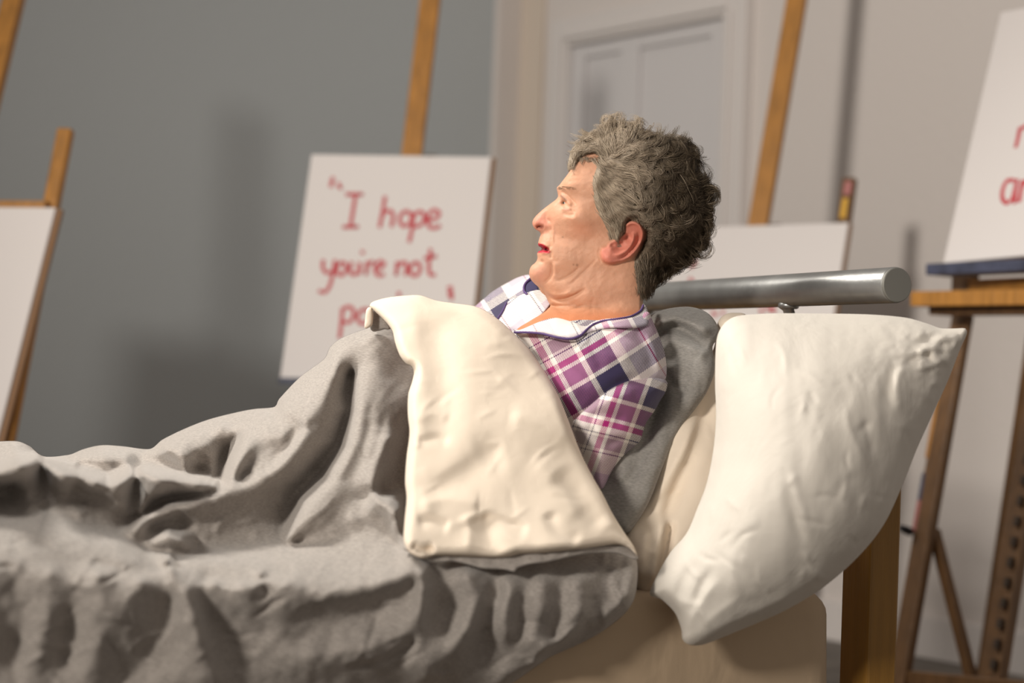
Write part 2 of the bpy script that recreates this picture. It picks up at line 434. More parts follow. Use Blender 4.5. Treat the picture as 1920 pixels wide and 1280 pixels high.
easel('wooden easel holding the red lettered sign behind the raised knees',
      (P(807, 0, 4.80), P(773, 286, 4.70), .25, .055),
      [], [(P(773, 286, 4.70) + [.05, .05, 0], to_floor(P(773, 286, 4.7), P(773, 286, 4.7) + [-.05, .55, -1.2]))],
      [(p2[3] - y2 * .010 + n2 * .015 + x2 * .01, p2[2] - y2 * .010 + n2 * .015, .016, .07, M['blue_paint']),
       (p2[3] - y2 * .034 + x2 * .04 - n2 * .015, p2[2] - y2 * .034 - x2 * .04 - n2 * .015, .03, .05, WD)], x2)

# behind the head
def L3(lines): return [[(1240 + x / 2.065, y / 2.065) for x, y in l] for l in lines]
mk = [[(130, 1000), (124, 1024), (112, 1036)], [(108, 1078), (124, 1092)], [(196, 1208), (214, 1222)], [(240, 1204), (236, 1218)],
      [(384, 1196), (390, 1212)], [(404, 1194), (440, 1196)], [(436, 1198), (432, 1214)]]
r3, p3, n3, x3, y3 = board('lettered_sign', (1262, 427, 4.72), (1591, 417, 4.5), (1525, 826, 4.38), (1196, 836, 4.6),
    'white sign half hidden behind the head and the metal bed rail', .006, strokes=[('a', L3(mk), .0055)])
e3 = easel('wooden easel with a paint-daubed side post behind the head and the bed rail',
      (P(1494, 0, 4.78), P(1423, 417, 4.68), .25, .054),
      [(P(1594, 334, 4.56), P(1560, 586, 4.50), .038, M['wood_dark'])],
      [(P(1423, 417, 4.7) + [.05, .05, 0], to_floor(P(1423, 417, 4.7), P(1423, 417, 4.7) + [.25, .5, -1.2]))],
      [(p3[3] - y3 * .010 + n3 * .015, p3[2] - y3 * .010 + n3 * .015, .016, .07, M['blue_paint'])], x3)
a_, b_ = P(1590, 348, 4.53), P(1581, 412, 4.51)
MB().beam(P(1586, 372, 4.538), P(1580, 410, 4.528), x3, .016, .012).build('daub_or_lit_strip', M['yellow_paint'], e3, bevel=.003)
MB().beam(P(1592, 340, 4.545), P(1588, 366, 4.54), x3, .022, .012).build('daub_or_lit_strip', M['pink_paint'], e3, bevel=.003)

# far left
r1, p1, n1, x1, y1 = board('lettered_sign', (-255, 386, 4.10), (104, 389, 4.00), (-16, 858, 3.85), (-380, 850, 3.95),
    'white sign cut off by the left side of the photo', .012)
easel('wooden easel at far left with a round-topped side post',
      (P(25, 0, 4.34), P(-21, 190, 4.24), .3, .052),
      [(P(124, 242, 4.10), P(96, 388, 4.05), .038, W_)],
      [(P(-60, 390, 4.28), to_floor(P(-60, 390, 4.28), P(-60, 390, 4.28) + [-.1, .5, -1.2]))],
      [(p1[0] + y1 * .010 - n1 * .012, p1[1] + y1 * .010 - x1 * .03 - n1 * .012, .02, .02, W_),
       (p1[3] - y1 * .012, p1[2] - y1 * .012, .02, .07, WD)], x1)

# far right
def L7(lines): return [[(1560 + x / 2.133, y / 2.133) for x, y in l] for l in lines]
ar = [[(752, 508), (744, 550), (734, 590)], [(744, 540), (756, 514), (772, 504), (786, 512)],
      [(728, 722), (700, 722), (682, 760), (682, 796), (700, 812), (722, 790), (736, 740)], [(740, 716), (732, 770), (730, 814)],
      [(762, 720), (754, 770), (748, 808)], [(756, 756), (772, 728), (792, 714)]]
r4, p4, n4, x4, y4 = board('lettered_sign', (1876, 23, 4.15), (2216, -44, 3.74), (2128, 468, 3.60), (1768, 493, 4.0),
    'white sign on the right with red letters cut off by the photo edge', .006, strokes=[('a', L7(ar), .0055)])
lg = (P(1806, 590, 4.02), P(1737, 982, 3.93)); lg2 = (P(2060, 600, 3.66), P(2000, 1010, 3.58))
e4 = easel('dark paint-stained easel on the right holding the large cut-off sign',
      (P(1955, 700, 3.93), P(1861, 1274, 3.80), .9, .060, M['wood_dark']),
      [(lg[0], lg[1], .052, M['wood_dark']), (lg2[0], lg2[1], .052, M['wood_dark'])],
      [(P(1990, 300, 4.0), to_floor(P(1990, 300, 4.0), P(1990, 300, 4.0) + [-.05, .35, -1.3]))],
      [(P(1757, 507, 3.94), P(2128, 490, 3.55), .026, .085, M['blue_paint']),
       (P(1826, 536, 3.98), P(2100, 524, 3.62), .028, .04, M['wood']),
       (P(1790, 528, 4.02), P(1830, 528, 3.98), .05, .03, M['wood_dark']),
       (P(1733, 562, 3.96), P(2140, 556, 3.52), .034, .10, M['wood']),
       (P(1760, 581, 3.98), P(2120, 577, 3.56), .026, .07, M['wood_dark']),
       (P(1690, 1268, 3.88), P(2020, 1300, 3.42), .03, .03, M['wood_dark'])], x4,
      [(P(1751, 993, 3.93), P(1826, 1290, 3.83), .024, M['wood_dark'])])
# notches of the ratchet in the mast, painted-on lit side and paint stains on the left leg
for k in range(16):
    t = k / 15; a = P(1955 - 94 * t - 3, 700 + 574 * t, 3.905 - .13 * t)
    dv = (P(1861, 1274, 3.80) - P(1955, 700, 3.93)); dv /= np.linalg.norm(dv)
    MB().beam(a, a + dv * .022, x4, .012, .012)  .build('notch', M['slot'], e4, bevel=.001)
dvl = (lg[1] - lg[0]); dvl /= np.linalg.norm(dvl)
for t0, t1, m_ in ((.42, .70, 'yellow_paint'), (.77, .9, 'blue_paint'), (.9, 1.05, 'pink_paint')):
    a = lg[0] + (lg[1] - lg[0]) * t0 - x4 * .022 + n4 * .012; b = lg[0] + (lg[1] - lg[0]) * t1 - x4 * .022 + n4 * .012
    MB().beam(a, b, x4, .010, .006).build('daub_or_lit_strip', M['wood'] if m_ == 'yellow_paint' else M[m_], e4, bevel=.002)  # the plain wood strip imitates the leg's lit side, the others are paint
q = P(1707, 997, 3.93)
MB().tube([q, q + n4 * .02, q + n4 * .035], [.010, .010, .006], 10).build('bolt', M['bolt'], e4)

# ------------------------------------------------------------------ bed
RN = P(1683, 534, 2.35); RF = P(1215, 558, 3.0)
rv = RF - RN; rv[2] = 0; rv /= np.linalg.norm(rv)              # across the bed, away from the camera
fv = np.array([rv[1], -rv[0], 0]);  fv = -fv if fv[0] > 0 else fv   # towards the foot
def B(s, u, z): return np.array([RN[0], RN[1], 0]) + fv * s + rv * u + np.array([0, 0, z])
bed = empty('bed', B(0, .45, 0), 'single bed with wooden posts and a thick grey metal headboard rail', 'bed')
z_r = RN[2]
rr = .0250
MB().tube([B(0, .004, z_r), B(0, .0055, z_r), B(0, .97, z_r), B(0, .972, z_r)], [rr - .001, rr, rr, rr - .001], 64).build('headboard_rail', M['metal'], bed, smooth=False)
bpy.data.objects['headboard_rail'].data.shade_smooth()
m = bpy.data.objects['headboard_rail'].modifiers.new('edge', 'EDGE_SPLIT'); m.split_angle = math.radians(40)
for u in (0, .972):
    o = MB().tube([B(0, u + .0035, z_r), B(0, u + .001, z_r), B(0, u, z_r)], [rr - .0008, rr - .0010, rr - .0022], 64).build('end_cap', M['cap'], bed, smooth=False)
pc = P(1631, 1100, 2.375); pc[2] = 0
def post(c0, name='bed_post'):
    q = [c0, c0 - fv * .05, c0 - fv * .05 + rv * .067, c0 + rv * .067]
    up = np.array([0, 0, z_r - .085])
    return MB().box8([*q, *[x + up for x in q]]).build(name, M['bed_wood'], bed, bevel=.004)
post(pc); post(pc + rv * .84)
pu = np.dot(pc - B(0, 0, 0), rv); ps = np.dot(pc - B(0, 0, 0), fv)
def barbox(s0, s1, u0, u1, z0, z1): return [B(s0, u0, z0), B(s1, u0, z0), B(s1, u1, z0), B(s0, u1, z0), B(s0, u0, z1), B(s1, u0, z1), B(s1, u1, z1), B(s0, u1, z1)]
MB().box8(barbox(ps - .040, ps - .012, pu + .067, pu + .84, z_r - .15, z_r - .095)).build('headboard_crossbar', M['bed_wood'], bed, bevel=.003)
for k in range(5):
    u = pu + .14 + k * .15
    MB().box8(barbox(ps - .034, ps - .018, u, u + .03, .30, z_r - .15)).build('headboard_slat', M['bed_wood'], bed, bevel=.002) if k > 1 else None
MB().box8(barbox(ps - .040, ps - .012, pu + .067, pu + .84, .24, .30)).build('headboard_crossbar', M['bed_wood'], bed, bevel=.003)
for u in (.268, .72):
    pg = B(0, u, 0); pg2 = B(ps - .026, u, 0)
    MB().tube([pg + [0, 0, z_r - rr + .006], pg + [0, 0, z_r - rr - .0015], pg + [0, 0, z_r - rr - .003], pg + [0, 0, z_r - rr - .004], pg2 + [0, 0, z_r - .095]],
              [.016, .0155, .013, .0085, .0085], 24).build('rail_peg', M['metal'], bed, smooth=True)
MB().box8(barbox(.03, 1.95, .03, .055, .13, .25)).build('side_rail', M['bed_wood'], bed, bevel=.003)
MB().box8(barbox(.03, 1.95, .86, .885, .13, .25)).build('side_rail', M['bed_wood'], bed, bevel=.003)
MB().box8(barbox(.03, 1.95, .055, .86, .22, .245)).build('slatted_base', M['bed_wood'], bed, bevel=.003)
for u in (.03, .835):
    MB().box8(barbox(1.95, 2.0, u, u + .067, 0, .50)).build('bed_post', M['bed_wood'], bed, bevel=.004)
MZ = P(1540, 1114, 2.29)[2]
M['sheet'] = mat('beige_fitted_sheet', (.50, .375, .25), .85, [(9, .006, 3, (1, 1, .6)), (700, .0002, 2, I3)], sheen=.1)
# mattress in its sheet: rounded block with a slightly sagging top
NS, NU = 90, 50
def mattress():
    import itertools
    bm = MB(); s0, s1, u0, u1 = .062, 1.93, .02, .88; z0, z1 = .246, MZ; R = .035
    V = {}; verts = []; faces = []
    def lin(a, b, n): return np.linspace(a, b, n)
    prof = [(R * (1 - math.cos(t)), R * (1 - math.sin(t))) for t in np.linspace(0, math.pi / 2, 7)]  # (inset, drop)
    def ring(ins, z):
        pts = []; r = .05
        corners = [(s0 + ins, u0 + ins), (s1 - ins, u0 + ins), (s1 - ins, u1 - ins), (s0 + ins, u1 - ins)]
        for k, (cs, cu) in enumerate(corners):
            ss = 1 if k in (0, 3) else -1; su = 1 if k in (0, 1) else -1
            cen = (cs + ss * r, cu + su * r); a0 = [math.pi, 1.5 * math.pi, 0, .5 * math.pi][k]
            for t in np.linspace(a0, a0 + math.pi / 2, 6): pts.append((cen[0] + r * math.cos(t), cen[1] + r * math.sin(t)))
        return [B(a, b, z) for a, b in pts]
    rings = [ring(R, z0)] + [ring(R * (1 - math.sin(t)), z0 + R * (1 - math.cos(t))) for t in np.linspace(0, math.pi / 2, 6)[1:]]
    rings += [ring(-.002, (z0 + z1) / 2)]
    rings += [ring(R * (1 - math.cos(t)), z1 - R * (1 - math.sin(t))) for t in np.linspace(0, math.pi / 2, 7)]
    n = len(rings[0]); v = [p for r_ in rings for p in r_]; f = []
    for i in range(len(rings) - 1):
        for j in range(n): f.append((i * n + j, i * n + (j + 1) % n, (i + 1) * n + (j + 1) % n, (i + 1) * n + j))
    f.append(tuple(range(n - 1, -1, -1))); f.append(tuple((len(rings) - 1) * n + j for j in range(n)))
    return v, f
v_, f_ = mattress()
mo = mesh_obj('mattress', v_, f_, M['sheet'])
tag(mo, 'mattress in a beige fitted sheet below the white pillow', 'mattress')

# ------------------------------------------------------------------ pillows
cl_b = [(14, .007, 4, (1, 1, .55)), (60, .0010, 4, I3)]
M['pillow'] = mat('white_pillowcase', (.66, .615, .55), .8, [(9, .004, 4, (1.2, 1.2, .45)), (45, .0007, 4, I3)], sheen=.15)
M['cream'] = mat('cream_cotton', (.78, .67, .545), .85, [(7, .004, 4.5, I3), (40, .0007, 4, I3)], sheen=.12)
M['grey'] = mat('grey_chambray', (.325, .292, .265), .9, [(7, .006, 4.5, I3), (55, .0008, 4, I3), (900, .0003, 2, I3)], sheen=.25, mottle=(190, .26, (1, 1, 4)))
M['grey_pillow'] = mat('dark_grey_chambray', (.235, .222, .205), .9, [(12, .004, 4.5, I3), (55, .0008, 4, I3), (900, .0003, 2, I3)], sheen=.2, mottle=(190, .28, (1, 1, 4)))
def C4(l): return [(1100 + x / 1.6, 480 + y / 1.6) for x, y in l]
pil = C4([(390,250),(410,205),(450,180),(560,172),(700,172),(850,175),(960,185),(1030,205),(1060,216),(1100,217),(1136,217),(1141,232),(1122,275),(1085,370),(1040,470),(990,580),(950,680),(900,790),(850,862),(780,935),(700,1000),(600,1060),(500,1105),(420,1138),(350,1165),(310,1166),(288,1150),(284,1120),(265,1070),(225,1030),(190,1015),(205,970),(250,890),(300,830),(330,760),(360,680),(380,580),(388,480),(385,370)])
pD = tps([(1345, 620, 2.29), (1800, 620, 2.28), (1600, 620, 2.31), (1340, 800, 2.27), (1250, 1110, 2.20), (1290, 1200, 2.165), (1450, 1170, 2.17), (1600, 1000, 2.20), (1700, 850, 2.24)])
_bal = balloon(pil)
def puff(q, d):
    # thin towards corners, fat in the middle
    e = (.38 * np.sqrt(_bal(q)) + .62 * _bal(q)) * .150 * arc(d, 24) + arc(d, 30) * .012
    return e
def pcrease(q):
    s = 0
    for pts, wl, wr, a in (
        (C4([(1125, 232), (1060, 262), (990, 300), (950, 300)]), 5, 9, .010), (C4([(1115, 262), (1050, 262), (985, 250)]), 4, 7, -.008),
        (C4([(1090, 310), (1030, 330), (960, 345)]), 5, 8, .008), (C4([(1075, 350), (1010, 300), (950, 330)]), 4, 6, -.008),
        (C4([(960, 310), (930, 400), (950, 480)]), 7, 10, .010), (C4([(925, 300), (905, 400), (915, 470)]), 7, 10, -.009),
        (C4([(880, 330), (870, 440), (885, 560)]), 9, 12, .007), (C4([(780, 420), (790, 520), (850, 640)]), 6, 12, .007),
        (C4([(620, 640), (640, 730), (680, 860)]), 8, 15, .006), (C4([(600, 660), (625, 770), (660, 880)]), 6, 10, -.007),
        (C4([(500, 600), (480, 760), (500, 900)]), 16, 22, .007), (C4([(430, 860), (440, 960), (470, 1040)]), 9, 12, .007),
        (C4([(300, 1140), (330, 1060), (400, 960)]), 8, 8, .008), (C4([(330, 1140), (380, 1080), (480, 1010)]), 6, 10, .006),
        (C4([(270, 1060), (290, 980), (330, 900)]), 9, 12, -.010), (C4([(320, 1080), (340, 1000), (390, 920)]), 8, 9, -.008),
        (C4([(430, 1040), (520, 1030), (620, 980)]), 8, 12, -.004), (C4([(720, 780), (760, 700), (840, 640)]), 9, 14, -.004),
        (C4([(860, 620), (845, 540), (830, 470)]), 5, 9, -.006)):
        s = s + stroke(q, pts, wl * 1.25, wr * 1.25, a * (1.1 if pts[0][0] > 1735 else .62), .35)
    near = np.exp(-(((q[:, 0] - 1770) / 95) ** 2 + ((q[:, 1] - 650) / 80) ** 2))
    s = s + near * .010 * (vnoise(q, 15, 3) + .6 * vnoise(q, 8, 4)) + .005 * vnoise(q * [1.6, .7], 60, 5) + .0012 * vnoise(q * [1.8, .8], 26, 6) + creases(q, 9, 60, (1280, 1760), (640, 1180), .0036, 1.3)
    return s
po_, _, _ = solid('pillow', pil, lambda q, d: pD(q) - puff(q, d) - pcrease(q) * sstep(d / 14), lambda q, d: pD(q) + .6 * puff(q, d), M['pillow'], h=5)
tag(po_, 'plump white pillow propped slantwise at the near corner of the headboard', 'pillow')

rp = empty('pillow', P(1260, 1060, 2.40), 'upright pillow, grey in front and cream behind, at the back of the seated woman', 'pillow')
cream_o = [(1346, 604), (1358, 590), (1376, 586), (1400, 592), (1420, 700), (1400, 850), (1350, 960), (1290, 1060), (1240, 1118), (1205, 1122), (1186, 1090), (1165, 1040), (1140, 960), (1180, 900), (1230, 800), (1290, 700), (1335, 660)]
cD = tps([(1350, 600, 2.50), (1400, 700, 2.50), (1340, 800, 2.43), (1250, 950, 2.35), (1190, 1000, 2.32), (1200, 1110, 2.29), (1250, 1110, 2.30), (1160, 960, 2.38), (1300, 850, 2.38)])
def cfold(q):
    return (stroke(q, [(1330, 740), (1300, 840), (1262, 930), (1240, 1000)], 18, 10, -.012) + stroke(q, [(1310, 780), (1260, 880), (1215, 960)], 12, 16, .010)
            + stroke(q, [(1245, 960), (1232, 1040), (1222, 1100)], 10, 12, .014) + stroke(q, [(1262, 970), (1246, 1040), (1232, 1100)], 8, 8, -.016)
            + stroke(q, [(1215, 985), (1205, 1040), (1200, 1090)], 10, 12, .006) + .004 * vnoise(q, 40, 8) + creases(q, 6, 14, (1200, 1340), (740, 1080), .0025, -1.0))
o, _, _ = solid('cream_side', cream_o, lambda q, d: cD(q) - arc(d, 40) * .035 - cfold(q) * sstep(d / 12), lambda q, d: cD(q) + arc(d, 40) * .05, M['cream'], rp)
tag(o, 'cream back face')
grey_o = [(1213, 600), (1235, 583), (1278, 575), (1309, 578), (1333, 592), (1348, 617), (1344, 636), (1336, 650), (1340, 683), (1337, 707), (1321, 742), (1290, 785), (1266, 824), (1243, 875), (1217, 941), (1192, 982), (1174, 1000), (1120, 985), (1090, 900), (1110, 800), (1180, 690)]
gD = tps([(1215, 600, 2.50), (1280, 578, 2.52), (1345, 620, 2.47), (1330, 700, 2.42), (1290, 785, 2.40), (1240, 880, 2.34), (1180, 990, 2.30), (1110, 960, 2.33), (1120, 800, 2.42), (1200, 680, 2.47), (1270, 680, 2.45)])
def gfold(q):
    return 1.5 * (stroke(q, [(1225, 612), (1262, 596), (1300, 606), (1338, 628)], 10, 12, .016) + stroke(q, [(1222, 640), (1255, 612), (1290, 622), (1330, 652)], 8, 10, -.014)
            + stroke(q, [(1230, 668), (1262, 640), (1300, 655), (1332, 668)], 8, 12, .009) + stroke(q, [(1248, 690), (1262, 720), (1290, 735)], 8, 12, -.007)
            + stroke(q, [(1250, 700), (1232, 760), (1205, 840), (1172, 900)], 14, 12, -.012) + stroke(q, [(1222, 820), (1180, 880), (1150, 905)], 8, 12, .009)
            + .004 * vnoise(q, 30, 9) + creases(q, 5, 26, (1180, 1345), (585, 960), .003, -.9))
o, _, _ = solid('grey_side', grey_o, lambda q, d: gD(q) - arc(d, 34) * .035 - gfold(q) * sstep(d / 10), lambda q, d: gD(q) + .01 * arc(d, 30), M['grey_pillow'], rp)
tag(o, 'grey front face')

# ------------------------------------------------------------------ duvet
def E(px):      # viewing depth of the near side of the mattress in a pixel column
    k = (np.asarray(px, float) - 960) / FPX
    return (lambda t: (RN[1] + fv[1] * t) * 1.0)((k * RN[1] - RN[0]) / (fv[0] - k * fv[1]))
def HOR(px): return 692 + .035 * (np.asarray(px, float) - 960)
def mattress_depth(q, z=None):      # depth at which the view ray meets the mattress top
    dz = CAMH - (MZ if z is None else z)
    return np.where(q[:, 1] > HOR(q[:, 0]) + 40, dz * FPX / np.maximum(q[:, 1] - HOR(q[:, 0]), 1), 99)
def C5(*l): return [(x / 1.7775, 560 + y / 1.7775) for x, y in l]
def C3(*l): return [(500 + x / 2.2068, 540 + y / 2.2068) for x, y in l]
def C13(*l): return [(560 + x / 2.595, 880 + y / 2.595) for x, y in l]
dv = empty('duvet', B(1.0, .45, MZ), 'grey duvet over the raised knees with its cream underside turned back', 'duvet')

top = [(-330, 852), (-230, 840), (-140, 838), (-60, 832), (0, 827), (34, 827), (56, 836), (82, 855), (129, 852), (158, 841), (191, 834), (231, 836), (281, 841), (304, 824), (349, 802), (394, 785), (450, 771), (478, 766), (515, 762), (523, 748), (563, 706), (608, 672), (619, 650), (641, 633), (686, 616), (726, 608)]
gout = top + [(780, 640), (880, 690), (980, 800), (1080, 930), (1150, 1010), (1180, 1030), (1194, 1050), (1195, 1090), (1188, 1125), (1172, 1149), (1140, 1176), (1100, 1200), (1022, 1238), (965, 1279), (900, 1325), (800, 1390), (600, 1400), (300, 1400), (-330, 1400)]
LZ = []
def line(*p, sp=13):
    """depth contour: (x, y, offset behind the near side of the mattress) in 1.6x tracing units, origin (0, 560)"""
    a = np.array([(x / 1.6, 560 + y / 1.6, o) for x, y, o in p])
    if len(a) == 1: LZ.append(a); return
    out = []
    for i in range(len(a) - 1):
        k = max(1, int(round(np.linalg.norm((a[i + 1] - a[i])[:2]) / sp))); t = np.linspace(0, 1, k, endpoint=False)[:, None]; out.append(a[i] + (a[i + 1] - a[i]) * t)
    out.append(a[-1:]); LZ.append(np.concatenate(out))
line((-220, 1344, .02), (900, 1344, .02), (1500, 1250, .03), sp=60)
# top silhouette
line((-220, 458, .62), (0, 427, .62), (54, 427, .62), (90, 441, .60), (131, 472, .56), (206, 467, .58), (306, 438, .60), (370, 441, .58), (450, 450, .54), (486, 422, .54), (558, 387, .56), (630, 360, .56), (720, 338, .54), (824, 323, .48), (837, 300, .44), (900, 234, .42), (973, 179, .41), (1026, 117, .40), (1162, 76, .39))
# near ridge of bedding and what lies behind it
line((-220, 515, .19), (0, 500, .18), (50, 478, .19), (110, 480, .18), (160, 500, .18), (230, 520, .19), (330, 545, .20), (400, 521, .20), (440, 518, .20), (520, 530, .205), (600, 545, .21), (670, 561, .215))
line((-220, 503, .36), (0, 488, .36), (50, 468, .38), (110, 470, .36), (165, 488, .36), (232, 508, .37), (325, 533, .36), (395, 509, .36), (440, 506, .38), (520, 517, .37), (600, 533, .36), (660, 549, .35))
line((120, 495, .195), (128, 560, .175), (135, 632, .15)); line((132, 500, .175), (150, 560, .158), (200, 620, .15), (240, 655, .13))
line((-100, 580, .17), (40, 560, .165), (90, 600, .145)); line((230, 560, .16), (300, 590, .15), (360, 620, .14))
line((405, 545, .21), (408, 600, .20), (395, 650, .18)); line((432, 540, .165), (440, 600, .16), (420, 640, .155)); line((520, 570, .165), (600, 575, .17))
# foot of those folds, where the flat top of the near side begins
line((-220, 640, .13), (0, 640, .13), (130, 640, .13), (230, 668, .125), (330, 702, .12), (390, 724, .11), (450, 752, .10), (520, 768, .09), (600, 752, .13), (700, 752, .15), (800, 742, .17), (845, 728, .18), (950, 725, .13), (1100, 695, .11), (1160, 690, .10))
line((-220, 690, .055), (0, 690, .055), (200, 712, .05), (350, 745, .045), (480, 800, .02), (600, 790, .045), (800, 790, .06), (1000, 770, .06), (1180, 750, .05))
line((-220, 765, -.01), (0, 765, -.01), (200, 790, -.01), (400, 822, -.02), (500, 835, -.03)); line((620, 840, -.005), (800, 835, -.01), (1000, 820, -.005), (1190, 790, -.005))
# lumps along the far side
line((455, 452, .49), (430, 485, .49), (405, 518, .42)); line((225, 478, .47), (310, 470, .44), (380, 480, .43)); line((240, 500, .45), (330, 510, .41)); line((40, 450, .5), (90, 462, .5))
line((500, 450, .40), (540, 480, .37), (560, 520, .35)); line((560, 420, .43), (600, 440, .40)); line((660, 380, .45), (690, 410, .43)); line((640, 455, .42), (630, 500, .41), (640, 540, .38)); line((520, 430, .44), (590, 400, .47))
line((716, 418, .42), (688, 480, .41), (665, 552, .37)); line((728, 425, .31), (700, 485, .275), (678, 558, .24)); line((735, 400, .36), (790, 350, .40))
# mass of the far leg, its crest, and the deep valley
line((395, 690, .11), (420, 665, .125), (500, 625, .15), (580, 605, .165), (680, 580, .18), (760, 552, .195), (815, 522, .205), (880, 445, .225), (925, 375, .245), (965, 310, .27), (1005, 235, .31), (1012, 180, .35))
line((390, 680, .17), (420, 652, .19), (500, 612, .20), (580, 593, .205), (660, 575, .21))
line((800, 400, .29), (760, 470, .255), (720, 540, .235)); line((850, 330, .33), (900, 290, .345), (960, 225, .36)); line((930, 375, .26), (885, 420, .255), (835, 475, .25), (800, 510, .232)); line((880, 370, .285), (850, 420, .26))
line((1058, 225, .375), (1050, 340, .325), (1024, 440, .295), (965, 530, .27), (895, 598, .25), (872, 660, .225), (848, 722, .19))
line((1072, 225, .335), (1064, 340, .27), (1038, 445, .235), (980, 540, .205), (912, 608, .18), (888, 665, .155), (868, 722, .135))
line((1030, 330, .315), (985, 430, .28), (900, 520, .25), (820, 590, .235)); line((560, 650, .16), (640, 630, .175), (740, 605, .20), (820, 600, .225)); line((450, 690, .15), (540, 650, .165)); line((590, 730, .155), (640, 690, .175), (740, 680, .20), (830, 690, .215))
line((455, 738, .09), (500, 705, .085), (545, 722, .085), (562, 748, .10)); line((470, 700, .145), (500, 690, .15), (560, 705, .15))
line((1110, 110, .36), (1130, 200, .32), (1125, 300, .27), (1095, 450, .20), (1045, 600, .15), (1000, 690, .125)); line((1185, 200, .345), (1180, 300, .29), (1155, 400, .225)); line((1130, 560, .16), (1060, 660, .12))
# fold beside the turned-back edge
line((1225, 380, .29), (1205, 450, .26), (1180, 540, .22), (1150, 580, .19)); line((1165, 420, .20), (1135, 500, .165), (1115, 585, .125)); line((1120, 590, .10), (1165, 610, .08), (1192, 635, .065), (1200, 690, .05), (1215, 735, .03)); line((1150, 655, .10), (1160, 690, .095), (1190, 740, .07)); line((1215, 620, .20), (1214, 690, .12))
# side hanging down: crests stand proud, hollows lie back
for pl in (((500, 790, -.03), (550, 880, -.075), (590, 960, -.085), (620, 1060, -.07), (650, 1152, -.05)), ((606, 860, -.035), (622, 960, -.025), (660, 1060, -.015), (720, 1152, -.005)), ((640, 850, -.04), (740, 930, -.035), (800, 1000, -.03)),
           ((514, 895, -.035), (508, 980, -.02), (495, 1080, -.01)), ((420, 850, -.065), (440, 910, -.055), (400, 990, -.05), (330, 1060, -.04)), ((470, 940, -.03), (430, 1040, -.015), (380, 1130, -.0)),
           ((300, 830, -.055), (310, 930, -.065), (280, 1020, -.05), (270, 1150, -.03)), ((235, 850, -.035), (205, 950, -.01), (195, 1080, .0)), ((150, 830, -.045), (150, 930, -.055), (120, 1060, -.045), (100, 1150, -.03)),
           ((80, 870, -.04), (60, 980, -.02), (40, 1100, -.01)), ((-20, 850, -.05), (-10, 1000, -.05)), ((780, 830, -.03), (800, 880, -.035)), ((720, 860, -.05), (860, 850, -.045), (900, 870, -.055)),
           ((930, 905, -.065), (1060, 885, -.075), (1180, 850, -.075), (1235, 825, -.065)), ((940, 925, -.04), (1080, 915, -.035), (1200, 880, -.04)), ((980, 1000, -.025), (1120, 960, -.02)),
           ((880, 1060, -.055), (1000, 1065, -.05), (1120, 1050, -.06), (1220, 1000, -.07)), ((1000, 1110, -.03), (1140, 1085, -.035), (1240, 1030, -.04)), ((820, 980, -.04), (840, 1080, -.04), (860, 1150, -.02)), ((900, 960, -.03), (920, 1020, -.03)),
           ((1225, 770, -.015), (1262, 830, -.075), (1268, 900, -.085), (1262, 980, -.08), (1250, 1050, -.06)), ((1290, 800, -.03), (1300, 870, -.035), (1290, 960, -.04)), ((1240, 850, -.05), (1235, 920, -.055)),
           ((1400, 830, -.07), (1435, 900, -.085), (1400, 990, -.085), (1340, 1060, -.07), (1280, 1130, -.04)), ((1378, 850, -.04), (1375, 930, -.03), (1340, 1000, -.03)), ((1470, 940, -.04), (1450, 1020, -.02), (1400, 1100, -.01)),
           ((1505, 830, -.045), (1495, 890, -.035)), ((1525, 850, -.075), (1515, 940, -.08), (1520, 1000, -.065)), ((1570, 900, -.045), (1555, 990, -.03), (1550, 1050, -.01)), ((1630, 850, -.08), (1625, 940, -.08), (1590, 1030, -.06)),
           ((1680, 880, -.05), (1680, 960, -.045), (1660, 1010, -.03)), ((1735, 850, -.075), (1755, 940, -.085), (1700, 1010, -.07), (1600, 1085, -.045)), ((1800, 910, -.05), (1780, 980, -.035)), ((1860, 900, -.06), (1800, 1000, -.04), (1680, 1085, -.02)),
           ((1560, 800, -.02), (1680, 785, .0), (1790, 785, .01), (1870, 800, -.01)), ((1790, 820, -.02), (1820, 870, -.03), (1860, 920, -.045)), ((1905, 830, -.05), (1908, 880, -.06), (1880, 935, -.05)), ((1300, 790, .0), (1400, 790, -.01), (1480, 800, -.015)),
           ((-220, 900, -.045), (-220, 1100, -.03)), ((0, 1200, -.02), (400, 1200, -.015), (900, 1200, .0), (1300, 1180, .01)), ((1500, 1120, .0), (1700, 1040, -.0), (1880, 945, -.03))):
    line(*[(x, y, -.042 + .6 * (o + .042)) if o < .005 and y > 800 else (x, y, o) for x, y, o in pl])
# under the turned-back part
for pl in (((1280, 220, .34), (1440, 220, .37)), ((1300, 400, .25), (1600, 400, .27)), ((1300, 560, .15), (1700, 600, .17)), ((1290, 700, .05), (1500, 700, .05), (1800, 720, .04))): line(*pl, sp=60)
LC = np.concatenate(LZ)
def rbf_lin(c, lam=.012):
    c = np.array(c, float); n = len(c); sc_ = 100.0; X = c[:, :2] / sc_
    ph = lambda r2: -np.sqrt(r2 + .004)
    K = ph(((X[:, None] - X[None]) ** 2).sum(-1)) + np.eye(n) * lam
    Pm = np.c_[np.ones(n), X]; A = np.zeros((n + 3, n + 3)); A[:n, :n] = K; A[:n, n:] = Pm; A[n:, :n] = Pm.T
    w = np.linalg.solve(A, np.r_[c[:, 2], 0, 0, 0])
    def f(q):
        q = np.asarray(q, float)[:, :2] / sc_; out = np.empty(len(q))
        for i in range(0, len(q), 4000):
            qq = q[i:i + 4000]; out[i:i + 4000] = ph(((qq[:, None] - X[None]) ** 2).sum(-1)) @ w[:n] + w[n] + qq @ w[n + 1:]
        return out
    return f
_off = rbf_lin(LC)
def dD(q): return E(q[:, 0]) + _off(q)
